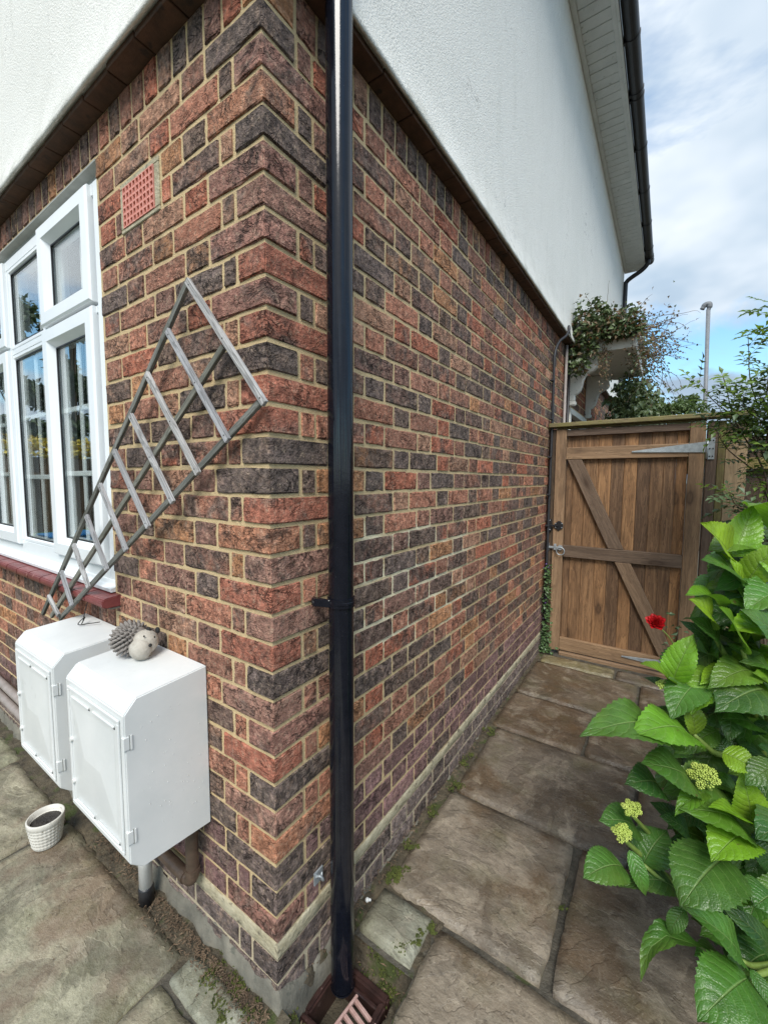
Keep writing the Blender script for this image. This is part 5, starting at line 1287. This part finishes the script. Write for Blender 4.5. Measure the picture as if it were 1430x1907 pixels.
(1.059,0.737,0.130,0.969,0.696,0.198,0.710,0.255,0.207,0.198,-0.179),
(1.055,0.720,0.350,1.016,0.610,0.310,0.571,0.385,0.266,0.192,0.119),
(1.075,0.726,0.494,1.010,0.621,0.425,0.601,0.208,0.401,0.195,-0.227),
(1.066,0.605,0.286,0.979,0.506,0.233,0.645,0.161,0.394,0.263,0.153),
(1.106,0.718,0.091,1.050,0.704,0.147,0.678,0.619,0.419,0.235,-0.028),
(1.026,0.702,0.737,0.944,0.649,0.707,0.574,0.406,0.318,0.180,-0.127),
(1.043,0.806,1.073,0.985,0.724,1.166,0.618,0.610,0.329,0.252,-0.013),
(0.940,0.670,0.724,0.900,0.622,0.604,0.583,0.494,0.167,0.189,-0.127),
(1.049,0.684,0.716,0.957,0.571,0.731,0.548,0.316,0.330,0.278,0.152),
(1.123,0.732,0.067,1.020,0.656,-0.001,0.582,0.152,0.364,0.207,-0.054)]

# ------------------------------------------------------------------ plants
def leaf_mesh(b, t, w, fold, droop, roll, nv=30, nu=8, teeth=True, spine=None, hint=None):
    """one ovate toothed leaf from base b to tip t (world), bent, folded along its midrib"""
    b, t = Vector(b), Vector(t); a = t-b; L = a.length; ax = a.normalized()
    mid = (b+t)/2; hint = hint or (Vector((0, 0, .75))+(CAM_LOC-mid).normalized()*.62+Vector((rnd(-.15, .15), rnd(-.15, .15), 0)))
    n = (hint-ax*hint.dot(ax)).normalized(); n = (Matrix.Rotation(roll, 3, ax) @ n); s = ax.cross(n)
    vs = []; fs = []; uv = []; ph = rnd(0, 6.28); wob = rnd(.012, .03)
    for j in range(nv+1):
        v = j/nv
        f = (max(v, 1e-6)**.60)*((1-v)**1.02)*2.92
        if v > .86: f *= 1-.35*(v-.86)/.14
        hw = w*L*.5*f
        if teeth and 0 < j < nv: hw *= 1+(.05 if j % 2 else -.045)
        if spine:
            k = v*(len(spine)-1); i0 = min(int(k), len(spine)-2); c = Vector(spine[i0]).lerp(Vector(spine[i0+1]), k-i0)
        else: c = b+a*v+n*(droop*L*(math.sin(math.pi*v**.85)*.9-.55*v*v+.55*v))
        for i in range(nu+1):
            u = -1+2*i/nu
            z = fold*hw*(abs(u)**1.15)*.95-.10*hw*(u*u)+wob*L*math.sin(ph+v*11+u*2.0)*abs(u)**1.6
            vs.append(c+s*(u*hw*(1-.16*fold))+n*z); uv.append((u*.5+.5, v))
    for j in range(nv):
        for i in range(nu): q = j*(nu+1)+i; fs.append((q, q+1, q+nu+2, q+nu+1))
    me = bpy.data.meshes.new('leaf'); me.from_pydata([tuple(x) for x in vs], [], fs)
    l = me.uv_layers.new(name='UVMap'); l.data.foreach_set('uv', [c for p in me.polygons for vi in p.vertices for c in uv[vi]])
    me.polygons.foreach_set('use_smooth', [True]*len(me.polygons)); me.update(); return me
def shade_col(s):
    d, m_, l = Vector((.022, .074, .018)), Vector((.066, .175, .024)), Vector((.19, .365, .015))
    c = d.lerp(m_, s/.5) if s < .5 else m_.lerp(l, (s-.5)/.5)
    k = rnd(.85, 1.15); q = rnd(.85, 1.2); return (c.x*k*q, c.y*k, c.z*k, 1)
hy = thing('hydrangea', (1.14, .82, 0), 'hydrangea bush with broad toothed leaves and pale flower buds beside the path', 'shrub')
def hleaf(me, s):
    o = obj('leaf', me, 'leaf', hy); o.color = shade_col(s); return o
for l in LEAF:
    b, t = Vector(l[0:3]), Vector(l[3:6])
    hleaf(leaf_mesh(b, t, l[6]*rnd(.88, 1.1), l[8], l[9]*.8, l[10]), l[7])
hleaf(leaf_mesh((.952, .496, .303), (.804, .346, .304), .28, .5, 0, 0, spine=[(.952, .496, .303), (.902, .465, .341), (.85, .421, .37), (.821, .387, .355), (.81, .365, .335), (.804, .346, .304)], hint=Vector((-.1, .1, 1))), .4)
# inner and far foliage of the bush
rs = random.Random(5)
for k in range(230):
    x = rs.uniform(.93, 1.55); y = rs.uniform(.5, 1.5); z = rs.uniform(.1, 1.12)*(1 if x < 1.3 else .8)
    if (x-.8)*.9+.1 < (y-.5)*.35: continue
    c = Vector((x, y, z)); d = Vector((rs.uniform(-1, .4), rs.uniform(-1, .6), rs.uniform(-.35, .5))).normalized()*rs.uniform(.09, .15)
    p = to_pixel(c+d)
    if p and p[0] < 1262+max(0, (1180-p[1]))*.6: continue
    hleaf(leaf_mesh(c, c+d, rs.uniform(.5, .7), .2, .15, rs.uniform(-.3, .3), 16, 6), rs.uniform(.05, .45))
for st in STEMS:
    q = curve_pts(list(st)+[(1.14+rnd(-.05, .05), .84+rnd(-.05, .05), .02)], 5); m_ = len(q)
    sub(hy, 'stem', MB().tube(q, [.0042+.0038*min(1, i/m_*2) for i in range(m_)], 8), 'stem', smooth=True)
def flower_head(c, r, n):
    f = bpy.data.objects.new('flower_head', None); COL.objects.link(f); f.parent = hy; f.matrix_parent_inverse = Matrix.Translation(-Vector(hy.location)); f.location = c
    b = MB(); ax = ((CAM_LOC-Vector(c)).normalized()*.6+Vector((0, 0, .8))).normalized(); e1 = ax.orthogonal().normalized(); e2 = ax.cross(e1)
    m_ = 15
    for q in range(m_):
        rr = r*.86*math.sqrt((q+.3)/m_); th = q*2.39996+rnd(-.3, .3)
        cc = Vector(c)+e1*rr*math.cos(th)+e2*rr*math.sin(th)+ax*(r*.5*(1-(rr/r)**2)+rnd(-.004, .004)); rk = r*rnd(.22, .30)
        for i in range(n//m_):
            zz = 1-1.5*(i+.5)/(n/m_); a = i*2.39996; xy = math.sqrt(max(0, 1-zz*zz))
            b.ball(cc+(e1*xy*math.cos(a)+e2*xy*math.sin(a)+ax*zz)*rk, rnd(.0016, .0027), seg=6)
    stuff(sub(f, 'buds', b, 'bud', smooth=True))
    s = MB(); 
    for i in range(14):
        th = i*2.39996; rr = r*.8*math.sqrt((i+.5)/14); s.tube([Vector(c)-ax*r*.9, Vector(c)+e1*rr*math.cos(th)+e2*rr*math.sin(th)], .0012, 5)
    sub(f, 'stalks', s, 'stem')
flower_head((.903, .480, .742), .031, 420); flower_head((.768, .438, .628), .0215, 270); flower_head((.752, .399, .589), .021, 260); flower_head((.815, .497, .930), .013, 90)

# rose
ro = thing('rose', (1.0, 1.62, 0), 'single red rose bloom on a thin stem in front of the gate', 'rose')
rc = Vector((.788, 1.52, .785))
fl_ = bpy.data.objects.new('bloom', None); COL.objects.link(fl_); fl_.parent = ro; fl_.matrix_parent_inverse = Matrix.Translation(-Vector(ro.location)); fl_.location = rc
axr = ((CAM_LOC-rc).normalized()*.75+Vector((0, 0, .5))).normalized()
for k in range(46):
    ring = k/46; th = k*2.39996; e1 = axr.orthogonal().normalized(); e2 = axr.cross(e1)
    out = e1*math.cos(th)+e2*math.sin(th); side = axr.cross(out); open_ = .12+.98*ring; L = .018+.021*ring
    d = (axr*math.cos(open_)+out*math.sin(open_)).normalized(); nn = d.cross(side).normalized()
    vs = []; fs = []
    for j in range(6):
        v = j/5; w = (.006+.019*ring)*math.sin(math.pi*min(.93, .22+.72*v))
        for i in range(6):
            u = -1+2*i/5; vs.append(rc-axr*.012+out*.005*ring+d*L*v+side*u*w+nn*(-.010*(1-u*u)*0+.007*u*u*(1-.4*v))-out*.004*max(0, v-.8)*0+out*.012*ring*max(0, v-.6))
    for j in range(5):
        for i in range(5): q = j*6+i; fs.append((q, q+1, q+7, q+6))
    o = MB().add(vs, fs).build('petal', 'rose', None, smooth=True); o.parent = fl_; o.matrix_parent_inverse = Matrix.Translation(-rc)
sub(ro, 'stem', MB().tube(curve_pts([rc-axr*.015, rc+Vector((.02, .02, -.03)), rc+Vector((.07, .05, -.10)), rc+Vector((.14, .08, -.28)), (1.02, 1.65, 0)]), .0028, 6), 'stem', smooth=True)
rl_ = MB()
def card(mb, c, d, L, w, bend=.2, up=None):
    """small pointed leaf: four triangles folded along the rib"""
    d = Vector(d).normalized(); up = up or Vector((rnd(-1, 1), rnd(-1, 1), rnd(-.2, 1.4))); s = d.cross(up)
    if s.length < 1e-3: s = d.orthogonal()
    s.normalize(); n = s.cross(d); c = Vector(c)
    mb.add([c, c+d*L*.45+s*w*.5+n*w*.18, c+d*L-n*L*bend, c+d*L*.45-s*w*.5+n*w*.18, c+d*L*.5-n*L*bend*.1], [(0, 4, 1), (1, 4, 2), (2, 4, 3), (3, 4, 0)])
for k in range(16):
    p = rc+Vector((rnd(.0, .13), rnd(.0, .08), rnd(-.12, .04))); card(rl_, p, (rnd(-1, 1), rnd(-1, 1), rnd(-.3, .6)), rnd(.018, .035), rnd(.012, .02))
sub(ro, 'leaves', rl_, 'shrub_dark')

# ivy at the foot of the gate post
iv = thing('ivy', (.04, 2.79, 0), 'ivy climbing the corner between brick wall and gate', 'ivy')
b = MB()
for k in range(300):
    t = random.random()**1.7; z = .03+t*.72; w = .05*(1-t*.6)
    card(b, (.045+random.gauss(0, w*.5), 2.79+random.gauss(0, .018), z), (rnd(-.6, .6), -1, rnd(-.7, .3)), rnd(.018, .036), rnd(.018, .034), .2, Vector((rnd(-.4, .4), -.5, 1)))
sub(iv, 'foliage', b, 'ivy'); sub(iv, 'stem', MB().tube(curve_pts([(.05, 2.80, .0), (.035, 2.80, .3), (.045, 2.80, .6), (.04, 2.80, .85)]), .003, 6), 'twig')
b = MB()
for k in range(40): card(b, (.03+random.gauss(0, .012), 2.79+random.gauss(0, .012), random.choice((.30, .46, .70))+random.gauss(0, .03)), (rnd(-1, 1), -1, rnd(-.5, .8)), .014, .014)
sub(iv, 'flowers', b, 'violet')

# climber on the canopy
cl_ = thing('climbing_plant', (.1, 3.9, 0), 'climbing plant sprawling over the white door canopy, green and russet', 'climber')
tw = MB(); gl_ = MB(); rd = MB()
def spray(p0, d, L, n, leafy, red, size=.030):
    p = Vector(p0); d = Vector(d).normalized(); pts = [p.copy()]; step = L/n
    for i in range(n):
        d = (d+Vector((rnd(-.28, .28), rnd(-.28, .28), rnd(-.3, .22)))).normalized(); p = p+d*step; pts.append(p.copy())
        if random.random() < leafy:
            for _ in range(2): card(rd if random.random() < red else gl_, p, (d+Vector((rnd(-1, 1), rnd(-1, 1), rnd(-.8, .6)))), rnd(.6, 1.25)*size, rnd(.4, .75)*size)
    tw.tube(pts, [.0028*(1-.75*i/len(pts)) for i in range(len(pts))], 4, False)
for k in range(3000):
    y = rnd(3.40, 4.6); x = rnd(.0, .56); top_ = 2.78+.10*math.sin(x*7+y*3)+.22*max(0, 1-abs(x-.12)/.25)
    if random.random() < .45: y = rnd(3.36, 3.52); z = rnd(2.52 if x < .24 else 2.64, top_)
    else: z = rnd(2.66, top_+.05)
    if x < .2 and random.random() < .35: z = rnd(2.36, 2.9); y = rnd(3.32, 3.50)
    c = (x, y, z)
    card(gl_ if random.random() < .8 else rd, c, (rnd(-1, 1), rnd(-1, .3), rnd(-.9, .4)), rnd(.03, .06), rnd(.022, .042))
for k in range(900):
    c = Vector((.60+random.gauss(0, .075), 3.75+random.gauss(0, .25), 2.60+random.gauss(0, .12)))
    card(rd if random.random() < .62 else gl_, c, (rnd(-1, 1), rnd(-1, .3), rnd(-1, .2)), rnd(.02, .04), rnd(.012, .024))
for k in range(260):
    c = Vector((.30+random.gauss(0, .03), 3.47+random.gauss(0, .03), 2.5+random.gauss(0, .10))); card(rd if random.random() < .85 else gl_, c, (rnd(-1, 1), rnd(-1, .3), -1), rnd(.015, .032), rnd(.008, .015))
for k in range(26): spray((rnd(.0, .5), rnd(3.4, 4.2), 2.78), (rnd(-.3, .5), rnd(-.4, .4), 1), rnd(.15, .42), 9, .45, .5, .022)
for k in range(34): spray((rnd(.5, .62), rnd(3.4, 4.2), rnd(2.5, 2.78)), (1, rnd(-.6, .6), rnd(-.35, .7)), rnd(.2, .48), 11, .55, .75, .022)
for k in range(16): spray((rnd(.55, .72), rnd(3.5, 4.2), rnd(2.4, 2.6)), (rnd(.1, 1), rnd(-.6, .6), rnd(-1, -.1)), rnd(.2, .5), 11, .4, .7, .02)
spray((.25, 3.5, 2.8), (.35, 0, 1), .36, 9, .1, .5, .018); spray((.62, 3.6, 2.78), (1, 0, .55), .42, 9, .3, .6, .02)
spray((.07, 3.53, 2.5), (0, -.05, -1), .42, 12, .5, .2, .03)
for k in range(3200):   # shaded mass hanging behind the canopy
    c = Vector((.42+random.gauss(0, .12), 5.2+random.gauss(0, .35), 2.2+random.gauss(0, .28)))
    if c.z > 2.62 or c.x < .2: continue
    card(gl_, c, (rnd(-1, 1), rnd(-1, .5), rnd(-1, .2)), rnd(.045, .085), rnd(.035, .06))
stuff(sub(cl_, 'foliage', gl_, 'climber')); stuff(sub(cl_, 'russet_foliage', rd, 'climber_red')); stuff(sub(cl_, 'twigs', tw, 'twig'))

# shrub with small leaflets right of the gate
sh = thing('rose_bush', (1.38, 2.4, 0), 'airy shrub with small leaflets in front of the dark fence', 'shrub')
tw = MB(); g1_ = MB(); g2_ = MB()
def pinnate(p, d, size, dark):
    d = Vector(d).normalized(); m_ = g2_ if dark else g1_; up = Vector((rnd(-.5, .5), rnd(-.6, .2), 1))
    s = d.cross(up).normalized()
    tw.tube([p, p+d*size*2.4], .0009, 3, False)
    for j in range(3):
        q = p+d*size*(.6+j*.75)
        for sg in (-1, 1): card(m_, q, s*sg+d*.5, size*rnd(.8, 1.1), size*.48, .12, up)
    card(m_, p+d*size*2.4, d, size, size*.5, .12, up)
def branch(p0, p1, r, n, leaf_from=.25, size=.032, dark=False, dens=1.0):
    p0, p1 = Vector(p0), Vector(p1); pts = []
    for i in range(n+1):
        t = i/n; p = p0.lerp(p1, t)+Vector((math.sin(t*7+p0.x*9), math.cos(t*6+p0.y*9), 0))*.025*math.sin(math.pi*t); pts.append(p)
        if t > leaf_from:
            for _ in range(2 if random.random() < dens else 1): pinnate(p, (rnd(-1, 1), rnd(-1, .6), rnd(-.5, .8)), size*rnd(.7, 1.2), dark if random.random() < .8 else not dark)
    tw.tube(pts, [r*(1-.8*i/n) for i in range(n+1)], 6, False)
for p0, p1, r, dk in (((1.35, 2.4, 0), (1.26, 2.3, 1.75), .016, True), ((1.30, 2.35, 1.2), (1.02, 2.2, 1.98), .007, False), ((1.28, 2.35, 1.3), (1.12, 2.3, 2.2), .007, False), ((1.3, 2.35, 1.4), (1.22, 2.3, 2.34), .007, False),
                      ((1.3, 2.35, 1.5), (1.36, 2.3, 2.42), .007, False), ((1.3, 2.4, 1.4), (1.45, 2.35, 2.2), .007, False), ((1.28, 2.35, 1.3), (1.00, 2.25, 1.72), .006, True), ((1.27, 2.35, 1.1), (1.08, 2.2, 1.36), .006, True), ((1.3, 2.35, 1.0), (1.20, 2.15, 1.28), .006, True),
                      ((1.26, 2.32, 1.55), (.92, 2.2, 1.96), .005, False), ((1.3, 2.35, 1.2), (1.42, 2.2, 1.5), .006, True), ((1.3, 2.35, 1.5), (1.2, 2.2, 2.0), .006, True), ((1.3, 2.35, 1.6), (1.3, 2.2, 2.1), .006, False), ((1.25, 2.3, 1.6), (1.10, 2.15, 1.86), .006, True), ((1.35, 2.4, 1.5), (1.5, 2.3, 1.95), .006, True), ((1.3, 2.3, 1.6), (1.42, 2.1, 1.9), .006, True), ((1.26, 2.32, 1.5), (1.0, 2.2, 1.84), .005, False),
                      ((1.32, 2.38, .3), (1.14, 2.25, 1.1), .008, True)):
    branch(p0, p1, r, 16, .2 if r < .01 else .5, .047, dk)
sub(sh, 'stems', tw, 'twig', smooth=True); stuff(sub(sh, 'light_foliage', g1_, 'shrub')); stuff(sub(sh, 'dark_foliage', g2_, 'shrub_dark'))
va = thing('variegated_plant', (1.30, 1.5, 0), 'small yellow variegated plant behind the top of the hydrangea', 'plant')
b = MB()
for k in range(70):
    c = Vector((1.13+random.gauss(0, .05), 1.25+random.gauss(0, .05), 1.235+random.gauss(0, .035)))
    card(b, c, (rnd(-1, 1), rnd(-1, 1), rnd(-.2, 1)), rnd(.022, .04), rnd(.016, .026))
sub(va, 'foliage', b, 'variegated'); sub(va, 'stem', MB().tube(curve_pts([(1.30, 1.5, 0), (1.25, 1.4, .6), (1.15, 1.27, 1.2)]), .005, 6), 'stem')

# trees
def tree(name, x, y, h, cw, ch, mat, n, label, leaf=.12, seed=1, group=None):
    rr = random.Random(seed); t = thing(name, (x, y, -.1), label, 'tree', group)
    tk = MB(); tk.tube(curve_pts([(x, y, -.15), (x+.05, y, h*.3), (x-.08, y+.05, h*.6), (x, y, h*.85)]), [.016*h*(1-.04*i) for i in range(19)], 8)
    cen = []
    for k in range(16):
        a = rr.uniform(0, 6.28); q = rr.uniform(.2, 1)*cw; z = h-ch+ch*rr.uniform(.1, .95); c = Vector((x+q*math.cos(a), y+q*math.sin(a), z)); cen.append((c, rr.uniform(.16, .34)*cw))
        tk.tube(curve_pts([(x, y, h*rr.uniform(.3, .6)), ((x+c.x)/2, (y+c.y)/2, z-.1*h), tuple(c)], 4), [.006*h, .005*h, .005*h, .004*h, .004*h, .003*h, .002*h, .002*h, .001*h], 5)
    sub(t, 'trunk', tk, 'bark', smooth=True)
    b = MB()
    for k in range(n):
        c, r_ = rr.choice(cen); d = Vector((rr.gauss(0, 1), rr.gauss(0, 1), rr.gauss(0, .8))).normalized()*r_*rr.random()**.45
        card(b, c+d, (rr.uniform(-1, 1), rr.uniform(-1, 1), rr.uniform(-1, .5)), leaf*rr.uniform(.7, 1.3), leaf*rr.uniform(.45, .75))
    stuff(sub(t, 'crown', b, mat)); return t
tree('garden_tree', .72, 10.2, 3.25, .55, 1.5, 'tree', 2600, 'light green treetop just above the left half of the gate', .085, 3, 'trees beyond the gate')
tree('garden_tree', 1.45, 11.0, 3.1, .75, 1.6, 'tree', 2600, 'light green treetop above the gate beside the grey pole', .085, 4, 'trees beyond the gate')
tree('garden_tree', 2.5, 12, 3.3, 1.0, 1.8, 'tree_dark', 2600, 'dark treetop behind the airy shrub', .1, 9, 'trees beyond the gate')

# garden reflected in the window panes
gf = thing('garden_fence', (-13, -3, 0), 'dark garden fence beyond the lawn, reflected in the window', 'fence')
y = -10
while y < 4:
    sub(gf, 'board', MB().box(-13.02, -13.0, y, y+.145, -.1, 1.95), 'fence_wood'); y += .15
sub(gf, 'rail', MB().box(-13.0, -12.96, -10, 4, 1.5, 1.58), 'fence_wood')
hd_ = thing('yellow_hedge', (-13.5, -3, 0), 'yellow leaved hedge above the garden fence, reflected in the window', 'hedge')
b = MB()
for k in range(5200): card(b, (-13.55+random.gauss(0, .22), rnd(-9, 3), 2.0+.42*random.random()+.12*math.sin(k)), (rnd(-1, 1), rnd(-1, 1), rnd(-.3, 1)), .12, .09)
stuff(sub(hd_, 'foliage', b, 'yellow_leaf')); sub(hd_, 'stems', MB().box(-13.6, -13.5, -9, 3, -.1, 2.0), 'bark')
tree('tall_tree', -18, -5.9, 7.6, 1.5, 5.4, 'tree_dark', 7000, 'tall dark tree reflected in the right window pane', .26, 11, 'trees reflected in the window')
tree('tall_tree', -18.5, -4.3, 7.2, 1.3, 5.0, 'tree_dark', 6600, 'tall dark tree reflected in the middle window pane', .26, 12, 'trees reflected in the window')
tree('tall_tree', -17.5, -2.6, 6.6, 1.3, 4.6, 'tree_dark', 6000, 'tall dark tree reflected at the far edge of the window', .26, 13, 'trees reflected in the window')
bb = MB(); bb.box(-9.4, -8.7, -2.9, -2.1, -.03, .28); bb.box(-9.44, -8.66, -2.94, -2.06, .28, .33)
tag(bb.build('plastic_sandpit', 'blue_plastic', None, bevel=.04, bseg=2, center=True), 'blue plastic sandpit box on the lawn, reflected in the window', 'sandpit')
